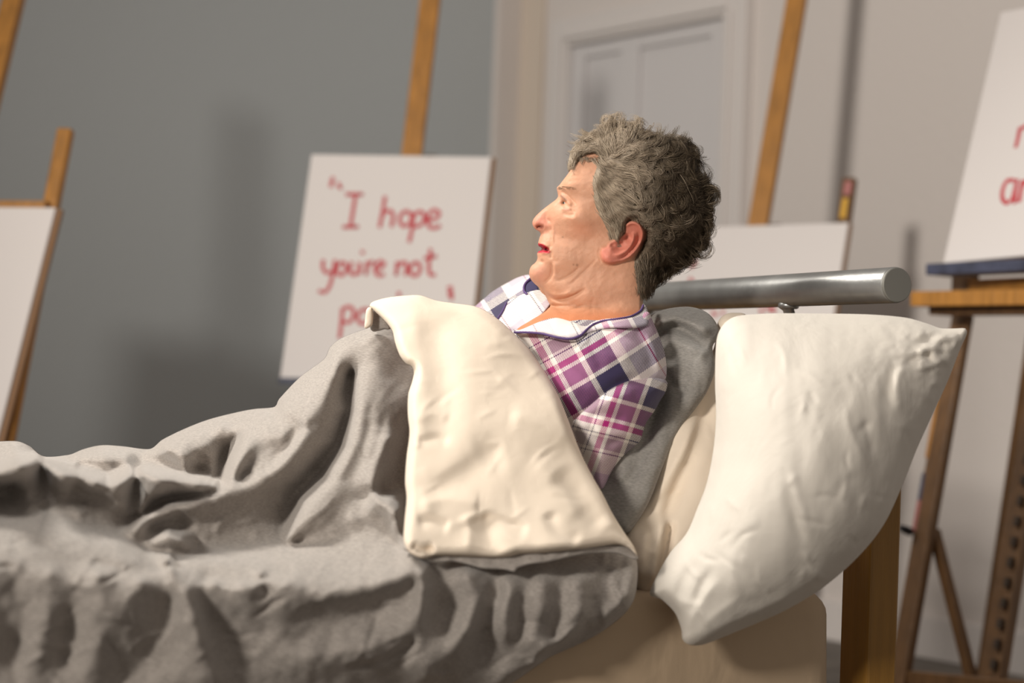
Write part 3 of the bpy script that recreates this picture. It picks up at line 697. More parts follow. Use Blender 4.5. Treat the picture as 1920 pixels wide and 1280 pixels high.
def relief_gain(q, D, lim=5.0):
    # a fold raised along the cloth's own normal moves further in depth where the cloth lies away from the viewer
    gx = (D(q + [4, 0]) - D(q - [4, 0])) / 8; gy = (D(q + [0, 4]) - D(q - [0, 4])) / 8
    return np.minimum(np.sqrt(1 + (gx ** 2 + gy ** 2) / .00074 ** 2), lim)
def dfold(q):
    s = 0
    kw = 1 + .3 * sstep((q[:, 1] - 1020) / 60)
    for pts, wl, wr, a in (
        (C5((1010, 410), (970, 480), (900, 570)), 8, 12, -.008), (C5((1330, 250), (1230, 400), (1180, 560)), 12, 12, .004), (C5((1240, 330), (1210, 480), (1130, 640)), 8, 8, -.004), (C5((1290, 360), (1260, 480), (1230, 560)), 7, 7, -.004),
        (C5((1180, 640), (1120, 720), (1080, 790)), 12, 14, -.004), (C5((150, 560), (200, 640), (300, 690)), 10, 12, -.005), (C5((560, 600), (640, 600), (720, 625)), 8, 8, -.004), (C5((640, 520), (690, 540), (700, 600)), 7, 8, -.006), (C5((560, 540), (620, 520), (660, 560)), 7, 8, .005),
        (C5((700, 800), (740, 740), (840, 680)), 7, 9, .005), (C5((870, 640), (930, 700), (935, 780)), 7, 7, -.006), (C5((300, 900), (330, 880), (420, 900)), 8, 10, -.006), (C5((20, 830), (90, 810), (190, 830)), 8, 9, -.005),
        (C5((200, 940), (300, 960), (420, 930)), 6, 8, .004), (C5((420, 1180), (480, 1130), (540, 1110)), 7, 8, .005), (C5((100, 1130), (180, 1160), (260, 1140)), 7, 8, .004), (C13((200, 940), (400, 900), (560, 790)), 6, 7, .005), (C13((220, 970), (420, 930), (560, 850)), 6, 6, -.005),
        (C13((1000, 920), (1150, 900), (1350, 780), (1500, 650)), 6, 7, .005), (C13((1450, 600), (1400, 720), (1400, 800)), 8, 9, -.006), (C13((1560, 460), (1530, 540), (1590, 640)), 7, 7, .007), (C13((1600, 480), (1570, 580), (1600, 660)), 6, 6, -.006)):
        s = s + stroke(q, pts, wl, wr, a)
    r = np.random.default_rng(17)
    for k in range(110):      # small creases all over the cotton
        x, y = r.uniform(0, 1180), r.uniform(800, 1270); an = r.normal(-.35, .55); L = r.uniform(18, 60); bw = r.normal(0, .12) * L
        dx, dy = math.cos(an) * L, math.sin(an) * L; m_ = np.abs(q[:, 0] - x) + np.abs(q[:, 1] - y) < 2.2 * L + 30
        if m_.any():
            e_ = np.zeros(len(q)); e_[m_] = stroke(q[m_], [(x - dx, y - dy), (x - dy / L * bw, y + dx / L * bw), (x + dx, y + dy)], r.uniform(3, 7), r.uniform(3, 7), r.choice([-1, 1]) * r.uniform(.002, .005), .4); s = s + e_
    low = sstep((q[:, 1] - 1000) / 80)
    s = s + (.012 + .008 * low) * vnoise(q * [1, .8], 75, 11) + .007 * vnoise(q * [1.1, .9], 34, 12) + .0030 * vnoise(q, 16, 13)
    return s
def dfront(q, d):
    topq = np.exp(-np.maximum(0, 1040 - q[:, 1]) / 1e9)
    return dD(q) + .045 * (1 - arc(d, 26)) - dfold(q) * sstep(d / 16)
def dback(q, d):
    f = dD(q); far = np.minimum(f + .28, 2.78)
    m = mattress_depth(q, MZ + .004)
    t = np.where(q[:, 1] < 1128, np.minimum(far, m), f + .03)
    t = np.where(q[:, 1] >= 1060, np.minimum(t, E(q[:, 0]) - .001), t)
    return np.maximum(f + .045 + .0 * d, f + .045 + (t - f - .045) * sstep(d / 40))
o, _, _ = solid('grey_cover', gout, dfront, dback, M['grey'], dv, h=4.6, ds=5)
tag(o, 'grey outer side')

# cream underside folded back over the chest
cout = C3((425, 72), (440, 55), (500, 38), (600, 28), (640, 30), (700, 50), (760, 60), (850, 72), (900, 90), (960, 130), (1020, 185), (1080, 245), (1120, 300), (1165, 370), (1210, 450), (1250, 550), (1300, 680), (1350, 780), (1390, 850), (1430, 930), (1480, 1010), (1518, 1066), (1533, 1112), (1500, 1078), (1440, 1062), (1300, 1080), (1150, 1095), (1050, 1100), (1000, 1112), (940, 1115), (860, 1112), (700, 1108), (650, 1120), (610, 1107), (580, 1082), (566, 1040), (570, 960), (578, 870), (572, 800), (578, 700), (590, 600), (583, 520), (585, 440), (600, 390), (608, 350), (600, 325), (575, 312), (550, 280), (530, 225), (520, 180), (500, 150), (470, 118), (445, 95))
cD2 = tps([(700, 575, 2.36), (770, 555, 2.37), (860, 575, 2.38), (930, 600, 2.37), (1000, 680, 2.33), (740, 640, 2.30), (850, 680, 2.28), (770, 720, 2.24), (765, 820, 2.16), (900, 800, 2.19), (1040, 760, 2.27), (1090, 850, 2.22), (1000, 900, 2.14),
            (765, 930, 2.08), (760, 1020, 2.01), (850, 1040, 2.02), (950, 1040, 2.035), (1080, 1030, 2.06), (1190, 1040, 2.11), (1130, 930, 2.17), (880, 930, 2.09), (1160, 1000, 2.13)])
def cfold2(q):
    s = 0
    for pts, wl, wr, a in (
        (C3((600, 40), (620, 200), (650, 400), (640, 700)), 40, 50, .010), (C3((740, 90), (700, 200), (720, 420), (700, 700)), 30, 40, -.008),
        (C3((870, 930), (900, 1000), (920, 1060), (960, 1130)), 22, 34, -.010), (C3((880, 950), (980, 965), (1090, 1000)), 9, 20, -.006),
        (C3((820, 930), (840, 1000), (830, 1090)), 18, 10, .006), (C3((700, 1080), (640, 1090), (590, 1070)), 8, 10, -.014), (C3((600, 1075), (620, 1100), (660, 1115)), 6, 6, .012),
        (C3((640, 850), (800, 780), (900, 700), (1000, 670)), 26, 36, -.008), (C3((640, 820), (760, 740), (900, 660)), 24, 26, .004), (C3((600, 560), (680, 520), (760, 540)), 12, 12, .004),
        (C3((620, 900), (760, 870), (900, 900)), 12, 16, .006), (C3((1000, 520), (1130, 560), (1260, 640)), 18, 24, .006),
        (C3((1180, 760), (1280, 860), (1400, 1000)), 24, 18, -.009), (C3((1100, 700), (1200, 800), (1300, 960)), 20, 20, .006),
        (C3((1300, 1060), (1200, 1000), (1160, 920)), 12, 16, -.007), (C3((620, 640), (700, 620), (760, 640)), 8, 10, -.004), (C3((620, 970), (680, 960), (760, 990)), 10, 12, -.006)):
        s = s + stroke(q, pts, wl, wr, a)
    return s + .014 * vnoise(q, 130, 21) + .0035 * vnoise(q * [1, .8], 52, 22) + .0008 * vnoise(q, 20, 23) + creases(q, 31, 46, (740, 1180), (600, 1030), .0022)
o, _, _ = solid('turned_back_fold', cout, lambda q, d: cD2(q) + .03 * (1 - arc(d, 18)) - cfold2(q) * sstep(d / 14), lambda q, d: cD2(q) + .03 + .0 * d - .012 * arc(d, 20), M['cream'], dv, h=4.6, insets=(1, 2.5, 5, 9))
tag(o, 'cream underside turned outwards')
flap = C3((405, 166), (412, 90), (420, 80), (432, 78), (440, 100), (438, 150), (425, 162))
o, _, _ = solid('corner_flap', flap, lambda q, d: 2.385 - arc(d, 6) * .008, lambda q, d: 2.392 + 0 * d, M['cream'], dv, h=4, insets=(1.2, 3))
tag(o, 'cream corner flap')
tuck = C3((432, 90), (450, 88), (475, 110), (500, 140), (512, 170), (490, 170), (440, 180), (425, 150))
solid('tucked_edge', tuck, lambda q, d: 2.40 - arc(d, 8) * .006, lambda q, d: 2.41 + 0 * d, M['grey'], dv, h=4, insets=(1.2, 3))
hem = C13((500, 380), (560, 415), (610, 438), (650, 452), (760, 448), (820, 462), (900, 482), (1000, 486), (1050, 497), (1064, 480), (1120, 462), (1200, 452), (1320, 425), (1420, 408), (1540, 408), (1610, 428), (1646, 440), (1650, 420), (1620, 382), (1560, 362), (1400, 362), (1200, 382), (1050, 396), (1000, 412), (860, 415), (700, 405), (620, 415), (560, 395))
o, _, _ = solid('hem', hem, lambda q, d: cD2(q) + .030 - .006 * arc(d, 6) + .004 * vnoise(q, 14, 31) * arc(d, 5), lambda q, d: cD2(q) + .038 + 0 * d, M['grey'], dv, h=4, insets=(1.2, 3))
tag(o, 'grey hem with a stitched seam')

# ------------------------------------------------------------------ the woman
D0 = 2.52                                    # viewing depth of the middle plane of her head
UM = D0 / FPX / 3.048                        # metres per tracing unit
def C1(*l): return [(960 + x / 3.048, 200 + y / 3.048) for x, y in l]
def C2(*l): return [(860 + x / 2.56, 480 + y / 2.56) for x, y in l]
def HP(px, py, w):                           # w > 0 near side, w < 0 its mirror image on the far side
    px, py, w = np.broadcast_arrays(np.asarray(px, float), np.asarray(py, float), np.asarray(w, float))
    p = P(px, py, D0 - np.abs(w))
    return p + np.where(w < 0, 2 * np.abs(w), 0)[..., None] * fwd
woman = empty('person', P(1130, 700, 2.5) * [1, 1, 0] + [0, 0, MZ], 'woman with short curly grey hair and plaid pyjamas sitting up in bed, face in profile', 'person')

shirtD = tps([(965, 622, 2.425), (940, 600, 2.45), (1000, 700, 2.40), (1050, 640, 2.37), (1120, 630, 2.345), (1200, 605, 2.375), (1235, 640, 2.37), (1248, 700, 2.37), (1180, 700, 2.31), (1100, 750, 2.325), (1060, 850, 2.36), (1150, 850, 2.34), (1100, 605, 2.375), (1160, 650, 2.325)])
body_o = C1((345, 345), (370, 300), (430, 240), (520, 200), (640, 180), (780, 190), (900, 220), (1000, 280), (1060, 370), (1080, 480), (1070, 600), (1035, 720), (975, 820), (895, 900), (830, 960), (785, 1020), (752, 1090), (750, 1160), (775, 1240), (800, 1300), (820, 1420), (780, 1560), (600, 1650), (300, 1620), (80, 1500), (-20, 1330),
             (20, 1268), (100, 1215), (185, 1165), (203, 1140), (204, 1112), (192, 1082), (164, 1056), (155, 1034), (130, 1012), (107, 985), (98, 950), (108, 914), (132, 892), (143, 876), (146, 858), (143, 842), (149, 829), (166, 818), (169, 806), (152, 794), (149, 782), (156, 752), (164, 730), (157, 714), (132, 698), (118, 675), (118, 655), (130, 632), (155, 606), (190, 576), (225, 550), (254, 527), (264, 508), (260, 485), (256, 463), (272, 446), (298, 412), (322, 380))
def ell(q, cx, cy, a, b, c, rot=0):
    x = (q[:, 0] - cx); y = (q[:, 1] - cy); t = math.radians(rot)
    X = (x * math.cos(t) + y * math.sin(t)) / a; Y = (-x * math.sin(t) + y * math.cos(t)) / b
    r2 = X * X + Y * Y
    return np.where(r2 < 1, c * np.sqrt(np.maximum(0, 1 - r2)), -c * (np.sqrt(np.maximum(r2, 1)) - 1) * 1.2)
ELL = [(740, 480, 370, 330, 285, 0), (545, 430, 290, 270, 232, 0), (450, 640, 255, 270, 215, 0), (390, 850, 262, 200, 190, -12), (560, 850, 230, 250, 222, 0),
       (215, 945, 125, 92, 105, 0), (265, 800, 135, 120, 112, 0), (215, 600, 120, 58, 52, 128), (166, 668, 52, 46, 50, 0), (202, 684, 44, 44, 66, 0),
       (345, 480, 92, 52, 138, 0), (520, 1060, 330, 280, 215, 0), (330, 1030, 175, 115, 165, 20), (420, 1500, 620, 380, 520, 0), (640, 1250, 260, 220, 270, 0), (395, 640, 125, 95, 212, 0), (640, 1000, 190, 300, 215, 10)]
def toC1(q): return np.stack([(q[:, 0] - 960) * 3.048, (q[:, 1] - 200) * 3.048], 1)
def head_base(c):
    ws = np.stack([ell(c, *e) for e in ELL]); k = 17.0
    m = ws.max(0); return m + k * np.log(np.exp((ws - m) / k).sum(0))
def poly_mask(c, poly, soft):
    d, _, _ = seg_dist(c, poly, True); s = np.where(inside(c, poly), 1, -1) * d
    return sstep(s / soft * .5 + .5)
EAR = spline([(505, 845), (512, 812), (540, 797), (556, 778), (580, 760), (640, 722), (650, 672), (692, 652), (730, 668), (757, 710), (752, 762), (722, 820), (682, 860), (622, 885), (562, 898), (522, 882)], 8, True)
def g(c, x, y, r, a): return a * np.exp(-((c[:, 0] - x) ** 2 + (c[:, 1] - y) ** 2) / r ** 2)
def face_detail(c):
    s = 0
    def st(pts, w1, w2, a, tp=.25):
        return stroke(c, pts, w1, w2, a, tp, ds=8)
    s = s - g(c, 300, 530, 52, 30) + g(c, 345, 462, 46, 10) + g(c, 322, 452, 26, 8)
    # eyelids round the eye opening, bags under the eye
    s = s - g(c, 298, 550, 12, 34)
    s = s + st([(262, 500), (288, 516), (314, 541), (345, 572)], 13, 9, 20) + g(c, 318, 518, 30, 10) + st([(278, 578), (305, 588), (340, 584)], 9, 9, 9)
    s = s - st([(268, 480), (305, 495), (345, 535), (372, 572)], 6, 7, 12) - st([(285, 602), (320, 618), (362, 612)], 7, 9, 9) + st([(300, 628), (340, 640), (375, 630)], 10, 12, 5)
    s = s - st([(335, 582), (352, 598), (368, 602)], 4, 4, 7) - st([(350, 570), (366, 574), (376, 570)], 3, 3, 5)
    # nostril, wing of the nose, nasolabial fold
    s = s - st([(136, 690), (158, 684), (184, 692)], 7, 9, 60, .2) - st([(196, 636), (222, 660), (226, 700), (214, 722)], 7, 9, 16)
    s = s + st([(228, 640), (236, 700), (230, 760), (226, 800)], 9, 26, 14) - st([(224, 740), (222, 780), (219, 815)], 6, 8, 10)
    # mouth
    s = s - st([(138, 812), (168, 808), (192, 812), (213, 824)], 9, 9, 62, .12) + st([(150, 782), (180, 790), (206, 808)], 7, 8, 14) + st([(148, 834), (180, 834), (212, 834)], 6, 8, 13)
    s = s - st([(216, 822), (224, 842), (222, 872)], 5, 8, 12) - st([(142, 868), (162, 884), (188, 884)], 9, 11, 16) - st([(222, 880), (230, 930), (222, 970), (172, 1020)], 6, 13, 20)
    s = s + st([(236, 880), (250, 940), (232, 990)], 16, 16, 8) + g(c, 150, 950, 36, 8)
    # jowl and neck creases
    s = s - st([(395, 905), (350, 950), (290, 985), (240, 1000)], 6, 9, 9) - st([(500, 850), (430, 925), (350, 1000), (300, 1030)], 6, 7, 7)
    s = s - st([(160, 1046), (200, 1066), (240, 1100), (300, 1098), (370, 1070), (430, 1030)], 7, 9, 22) + st([(180, 1040), (230, 1072), (300, 1072), (360, 1040)], 12, 12, 8)
    s = s - st([(205, 1120), (260, 1150), (330, 1160), (420, 1130)], 7, 10, 20) + st([(215, 1100), (270, 1125), (340, 1130)], 10, 10, 8)
    s = s - st([(235, 1140), (300, 1180), (400, 1175), (480, 1140)], 6, 8, 8) - st([(165, 1070), (190, 1085), (215, 1118)], 4, 5, 7)
    s = s - st([(470, 1080), (455, 1150), (470, 1200)], 8, 10, 5) - st([(330, 400), (380, 392), (430, 400)], 4, 5, 2) - st([(315, 430), (360, 420), (400, 425)], 4, 5, 2)
    # ear
    m = poly_mask(c, EAR, 12)
    e = 34 + .05 * (c[:, 0] - 520)
    e = e + st([(640, 700), (655, 672), (695, 662), (730, 682), (746, 725), (735, 775), (700, 825), (655, 862)], 11, 11, 24, .1)
    e = e + st([(690, 705), (692, 760), (660, 812), (610, 845), (570, 838)], 9, 10, 22, .2) + g(c, 548, 858, 34, 16) - g(c, 612, 798, 30, 36) - g(c, 655, 745, 18, 22) - g(c, 575, 790, 14, 18)
    e = e - st([(716, 700), (722, 760), (685, 820), (630, 865), (585, 872)], 6, 7, 20, .2) + g(c, 566, 812, 14, 8)
    s = s + m * e
    s = s - st([(505, 800), (498, 845), (515, 895)], 6, 6, 8) + 4 * vnoise(c, 40, 41) + 2 * vnoise(c, 17, 42)
    return s
body_out_px = spline(body_o, 3, True)
def body_w(q, d):
    c = toC1(q); w = np.maximum(head_base(c), 22) + face_detail(c) * sstep(d / 2.2)
    w = np.maximum(w, 12) * arc(d, 7) * UM
    lim = D0 - shirtD(q) - .02
    t = sstep((q[:, 1] - 590) / 25)
    return np.where(t > 0, np.minimum(w, w * (1 - t) + np.maximum(lim, .02) * t), w)
M['skin'] = mat('skin', (.6, .35, .25), .55, [(160, .0005, 4, I3), (500, .00015, 3, I3)], attr='tint', mottle=(34, .09, I3), sub=.10, spec=.28)
body, bq, bs = solid('body', body_o, lambda q, d: body_w(q, d), lambda q, d: -body_w(q, d), M['skin'], woman, h=2.1, ds=2.5, insets=(.5, 1.2, 2.2, 3.6, 5.2), place=HP)
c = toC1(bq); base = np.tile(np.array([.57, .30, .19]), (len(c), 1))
def tint(mask, colr, a):
    global base
    m = np.clip(mask, 0, 1)[:, None] * a; base = base * (1 - m) + np.array(colr) * m
tint(np.exp(-((c[:, 0] - 160) ** 2 + (c[:, 1] - 665) ** 2) / 62 ** 2), (.60, .22, .16), .8)
tint(np.exp(-((c[:, 0] - 400) ** 2 / 90 ** 2 + (c[:, 1] - 700) ** 2 / 60 ** 2)), (.52, .21, .12), .6)
tint(np.exp(-((c[:, 0] - 150) ** 2 + (c[:, 1] - 940) ** 2) / 60 ** 2), (.62, .28, .21), .5)
tint(sstep((c[:, 1] - 1000 + .25 * (c[:, 0] - 300) * -1) / 300), (.42, .175, .08), .95)  # ruddier neck skin, with shade below the jaw put into its colour
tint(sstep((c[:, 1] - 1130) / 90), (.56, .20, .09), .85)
tint(poly_mask(c, EAR, 14), (.62, .19, .14), .8)
tint(poly_mask(c, [(505, 770), (520, 640), (640, 640), (640, 720), (560, 780)], 60), (.62, .33, .22), .4)
for x, y, r in ((372, 905, 7), (290, 745, 5), (352, 902, 5)): tint(np.exp(-((c[:, 0] - x) ** 2 + (c[:, 1] - y) ** 2) / r ** 2), (.22, .11, .06), .8)
tint(poly_mask(c, [(130, 778), (152, 779), (178, 784), (206, 804), (219, 828), (200, 817), (175, 804), (140, 800)], 5), (.42, .012, .03), 1)
tint(poly_mask(c, [(130, 826), (165, 818), (200, 820), (219, 828), (214, 838), (180, 836), (130, 836)], 5), (.46, .015, .035), 1)
tint(poly_mask(c, [(150, 800), (175, 804), (205, 818), (215, 826), (190, 822), (160, 822)], 4), (.10, .012, .015), 1)
tint(stroke(c, [(270, 500), (292, 518), (318, 542)], 5, 4, 1, .2), (.10, .05, .035), .8)
tint(stroke(c, [(140, 690), (160, 686), (180, 692)], 5, 7, 1, .2), (.20, .06, .04), .8)  # shade inside the nostril put into the skin colour
tint(stroke(c, [(284, 578), (306, 588), (336, 584)], 6, 6, 1, .3), (.50, .22, .17), .6)
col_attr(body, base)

# hidden limbs under the bedding: torso, thighs, shins, arms (same body mesh)
def limb(mb, pts, rs): mb.tube([P(*p) for p in pts], rs, 16)
lb = MB()
limb(lb, [(1090, 700, 2.56), (1080, 800, 2.55), (1040, 900, 2.52), (1010, 960, 2.50)], [.12, .15, .15, .12])
for dz, kx, ky in ((.08, 740, 700), (.20, 700, 700)):
    limb(lb, [(1010, 950, 2.50 + dz), (880, 810, 2.47 + dz), (kx + 25, ky + 15, 2.46 + dz), (kx, ky + 20, 2.46 + dz), (kx - 60, ky + 130, 2.44 + dz), (560, 900, 2.40 + dz), (500, 935, 2.38 + dz)], [.085, .07, .05, .045, .04, .03, .025])
limb(lb, [(1180, 700, 2.46), (1145, 775, 2.44), (1095, 850, 2.42), (1030, 880, 2.42), (930, 860, 2.43)], [.045, .04, .036, .03, .026])
limb(lb, [(1080, 680, 2.70), (1040, 770, 2.70), (980, 850, 2.64), (930, 860, 2.60)], [.05, .045, .036, .028])
tmp = mesh_obj('limbs', lb.v, lb.f, M['skin'], woman)
col_attr(tmp, np.tile([.66, .385, .275], (len(lb.v), 1)))
bpy.ops.object.select_all(action='DESELECT'); tmp.select_set(True); body.select_set(True); bpy.context.view_layer.objects.active = body
bpy.ops.object.join()

# eye
em = bpy.data.materials.new('eye'); em.use_nodes = True; nt = em.node_tree; bs_ = nt.nodes['Principled BSDF']; bs_.inputs['Roughness'].default_value = .12
va = nt.nodes.new('ShaderNodeVertexColor'); va.layer_name = 'tint'; nt.links.new(va.outputs[0], bs_.inputs['Base Color'])
for sgn in (1, -1):
    r = 44 * UM; cpx, cpy = C1((328, 555))[0]; cen = HP(cpx, cpy, sgn * 80 * UM)
    gaze = -RT * .90 + UP * .10 - fwd * .34 * sgn; gaze /= np.linalg.norm(gaze)
    vv = []; ff = []; N1, N2 = 24, 32
    a = np.cross(gaze, UP); a /= np.linalg.norm(a); b = np.cross(gaze, a)
    for i in range(N1 + 1):
        th = math.pi * i / N1; rr_ = r * (1 + .06 * math.exp(-(th / .4) ** 2))
        for j in range(N2):
            ph = 2 * math.pi * j / N2; vv.append(cen + rr_ * (gaze * math.cos(th) + (a * math.cos(ph) + b * math.sin(ph)) * math.sin(th)))
    for i in range(N1):
        for j in range(N2): ff.append((i * N2 + j, i * N2 + (j + 1) % N2, (i + 1) * N2 + (j + 1) % N2, (i + 1) * N2 + j))
    eo = mesh_obj('eye', vv, ff, em, woman)
    th = np.repeat(np.arange(N1 + 1) * math.pi / N1, N2)
    cc = np.where((th < .22)[:, None], [[.01, .01, .01]], np.where((th < .50)[:, None], [[.035, .05, .04]], [[.66, .60, .56]]))
    col_attr(eo, cc)

# ---- hair
hair_o = [(338, 352), (322, 325), (332, 268), (355, 228), (400, 200), (450, 188), (490, 150), (545, 116), (620, 106), (700, 124), (755, 172), (850, 168), (950, 175), (1030, 215), (1058, 290), (1078, 380), (1105, 440), (1122, 520), (1118, 620), (1108, 720), (1085, 800), (1030, 868), (960, 930), (870, 990), (800, 1045), (755, 1098), (722, 1050), (698, 970), (690, 900), (702, 855), (750, 785), (764, 710), (738, 662), (690, 642), (664, 672), (652, 712), (634, 752), (612, 790), (586, 778), (560, 748), (518, 668), (478, 590), (458, 510), (452, 420), (478, 330), (470, 280), (405, 292), (355, 335)]
hair_px = C1(*hair_o)
hsp = spline(hair_px, 4, True)
def hair_w(q, d=None):
    if d is None:
        d, _, _ = seg_dist(q, hsp, True); d = d * inside(q, hsp)
    c = toC1(q); w = head_base(c)
    shell = ell(c, 740, 520, 400, 430, 318, 0)
    w = np.maximum(np.maximum(w + 22, shell), 60)
    # front lock and crown swell
    w = w + 40 * poly_mask(c, EAR, 16)
    cl = 26 * vnoise(c, 62, 51) + 15 * vnoise(c, 30, 52)
    w = w + cl
    # over the skin edges (temple, ear, nape) the hair stays a thin layer on the head
    skin = np.maximum(head_base(c), 20)
    front = sstep((c[:, 0] - 0) / 1)                      # everywhere
    e = arc(d, 11)
    edge_in = ((c[:, 0] < 700) & (c[:, 1] > 290)) | ((c[:, 0] < 790) & (c[:, 1] > 640))
    return np.where(edge_in, (skin - 6) + (w - skin + 6) * sstep(d / 12), np.maximum(w, 40) * e) * UM
M['hair'] = mat('grey_hair', (.2, .17, .13), .55, attr='tint', spec=.3)
hv, hq, hs = solid('hair', hair_px, lambda q, d: hair_w(q, d), lambda q, d: -hair_w(q, d), M['hair'], woman, h=3.4, ds=3, insets=(.6, 1.6, 3, 5), place=HP)
def hair_tone(c, r):
    """silver at temple and fringe, brown-grey at the back"""
    back = sstep((c[:, 0] - 560) / 330); top = sstep((230 - c[:, 1]) / 120); nape = sstep((c[:, 1] - 780) / 150)
    silver = np.array([.43, .345, .255]); brown = np.array([.060, .041, .023]); mid = np.array([.20, .15, .10])
    k = np.clip(.16 + .80 * back - .35 * top + .1 * nape, 0, 1)[:, None]
    basec = silver * (1 - k) + brown * k
    rr_ = r[:, None]
    return np.where(rr_ > .86, silver * .95, np.where(rr_ > .62, basec * .6 + mid * .4, np.where(rr_ < .2, basec * .55, basec * (.8 + .5 * rr_))))
hc = toC1(hq); n0 = len(hc)
base_cols = hair_tone(hc, np.full(n0, .3)) * .75
FLOW = [((400, 240), (-1, .5)), ((350, 290), (-.4, 1)), ((450, 210), (-1, -.1)), ((500, 330), (.7, .9)), ((480, 430), (.35, 1)), ((480, 540), (.45, 1)), ((540, 640), (.7, .9)), ((600, 720), (.25, 1)), ((650, 690), (-.1, 1)), ((560, 400), (1, .55)), ((620, 330), (1, .35)), ((620, 520), (.9, .7)), ((700, 600), (1, .45)),
        ((720, 400), (1, .25)), ((800, 300), (1, -.25)), ((560, 170), (-.25, -1)), ((620, 150), (.1, -1)), ((700, 160), (.5, -.9)), ((520, 230), (-.6, -.8)), ((650, 250), (.9, -.5)), ((760, 220), (1, -.5)), ((880, 210), (1, -.1)), ((980, 230), (1, .4)), ((1040, 290), (.3, 1)), ((1060, 380), (.1, 1)),
        ((900, 330), (.9, .5)), ((850, 450), (.35, 1)), ((950, 450), (.6, .9)), ((1050, 480), (1, .2)), ((1110, 500), (.8, -.6)), ((900, 580), (.7, .8)), ((1000, 580), (.9, .5)), ((1090, 600), (.8, .5)), ((1090, 700), (.6, .9)), ((1060, 800), (.9, .5)), ((800, 660), (.9, .5)), ((900, 700), (1, .25)), ((1000, 720), (.9, .1)),
        ((780, 770), (.4, 1)), ((850, 850), (.45, 1)), ((940, 850), (.3, 1)), ((780, 930), (.1, 1)), ((740, 1000), (.15, 1)), ((820, 980), (-.3, 1)), ((900, 930), (-.2, 1)), ((1020, 840), (.6, .8))]
fp = np.array([f[0] for f in FLOW], float); fd = np.array([f[1] for f in FLOW], float); fd /= np.linalg.norm(fd, axis=1)[:, None]
def flow(c):
    d2 = ((c[:, None] - fp[None]) ** 2).sum(-1) + 900; wgt = 1 / d2 ** 1.6
    v = (wgt[:, :, None] * fd[None]).sum(1); return v / np.maximum(np.linalg.norm(v, axis=1), 1e-9)[:, None]
hpoly = toC1(hsp)
NC, NSEG = 1000, 10
cand = np.stack([rng.uniform(320, 1130, 9000), rng.uniform(95, 1100, 9000)], 1)
cand = cand[inside(cand, hpoly)]
dd_, _, _ = seg_dist(cand, hpoly, True)
keep = dd_ > 10; cand = cand[keep][:NC]; NC = len(cand)
# guides: one curling path per clump
lift = rng.uniform(4, 46, NC); curl = rng.normal(0, 1.0, NC); ln = rng.uniform(90, 210, NC)
fr_ = (cand[:, 0] < 480) & (cand[:, 1] > 225); ln[fr_] *= .5
cropped = (cand[:, 1] > 820) | ((cand[:, 0] < 640) & (cand[:, 1] > 300)); ln[cropped] *= .62; curl[cropped] *= .25; lift[cropped] *= .35
t_ = np.linspace(0, 1, NSEG)
slack_ = np.where(cropped, 4, np.where(rng.random(NC) < .35, 62, 20)).astype(float); wild = (slack_ > 50) & (cand[:, 0] > 700); curl[wild] = np.sign(curl[wild]) * (np.abs(curl[wild]) + .5); ln[wild] *= 1.15; lift[wild] += 14
gp = np.zeros((NC, NSEG, 2)); gp[:, 0] = cand; v = flow(cand)
ang0 = np.arctan2(v[:, 1], v[:, 0])
for i in range(1, NSEG):
    v = flow(gp[:, i - 1]); ang = np.arctan2(v[:, 1], v[:, 0]) + curl * (t_[i] ** 1.5) * 2.1 - .25 * curl
    step = np.stack([np.cos(ang), np.sin(ang)], 1); nxt = gp[:, i - 1] + step * (ln / (NSEG - 1))[:, None]
    ds_, _, _ = seg_dist(nxt, hpoly, True); outm = ~inside(nxt, hpoly)
    cen_ = np.array([760, 560]) - nxt; cen_ /= np.linalg.norm(cen_, axis=1)[:, None]
    pull = np.where(outm, np.clip((ds_ - slack_) / 30, 0, 1), 0)[:, None]
    step = step * (1 - pull) + (cen_ * .8 + step * .5) * pull
    gp[:, i] = gp[:, i - 1] + step * (ln / (NSEG - 1))[:, None]
SPC = 19
allv = []; allc = []; 
off = rng.normal(0, 1, (NC, SPC, 2)) * 12.5; woff = rng.normal(0, 1, (NC, SPC)) * 6
rnd = rng.random((NC, SPC)); lnf = rng.uniform(.75, 1.08, (NC, SPC)); wav = rng.normal(0, 1, (NC, SPC))
clr = rng.random(NC)
pts = np.zeros((NC, SPC, NSEG, 2))
for i in range(NSEG):
    conv = 1 - .80 * t_[i]
    pts[:, :, i] = gp[:, None, 0] + (gp[:, None, i] - gp[:, None, 0]) * lnf[..., None] + off * conv + (np.stack([np.sin(t_[i] * 5 + wav * 3), np.cos(t_[i] * 4 + wav * 3)], -1) * 4 * t_[i])
flat = pts.reshape(-1, 2); q = np.stack([960 + flat[:, 0] / 3.048, 200 + flat[:, 1] / 3.048], 1)
w0 = hair_w(q).reshape(NC, SPC, NSEG)
root_w = w0[:, :, :1]
prof = np.sin(np.pi * np.clip(t_ * .8 + .05, 0, 1))
# where the path leaves the head outline it keeps the width it had there
wl_ = np.where(w0 <= 1e-6, np.nan, w0)
for i in range(1, NSEG):
    bad = np.isnan(wl_[:, :, i]) | (wl_[:, :, i] < .55 * np.nan_to_num(wl_[:, :, i - 1])); wl_[:, :, i] = np.where(bad, wl_[:, :, i - 1] * .93, wl_[:, :, i])
W3 = np.nan_to_num(wl_) + (-3 + lift[:, None, None] * prof + woff[..., None]) * UM
S3 = HP(q[:, 0].reshape(NC, SPC, NSEG), q[:, 1].reshape(NC, SPC, NSEG), np.maximum(W3, .002))
n_st = NC * SPC; S3 = S3.reshape(n_st, NSEG, 3)
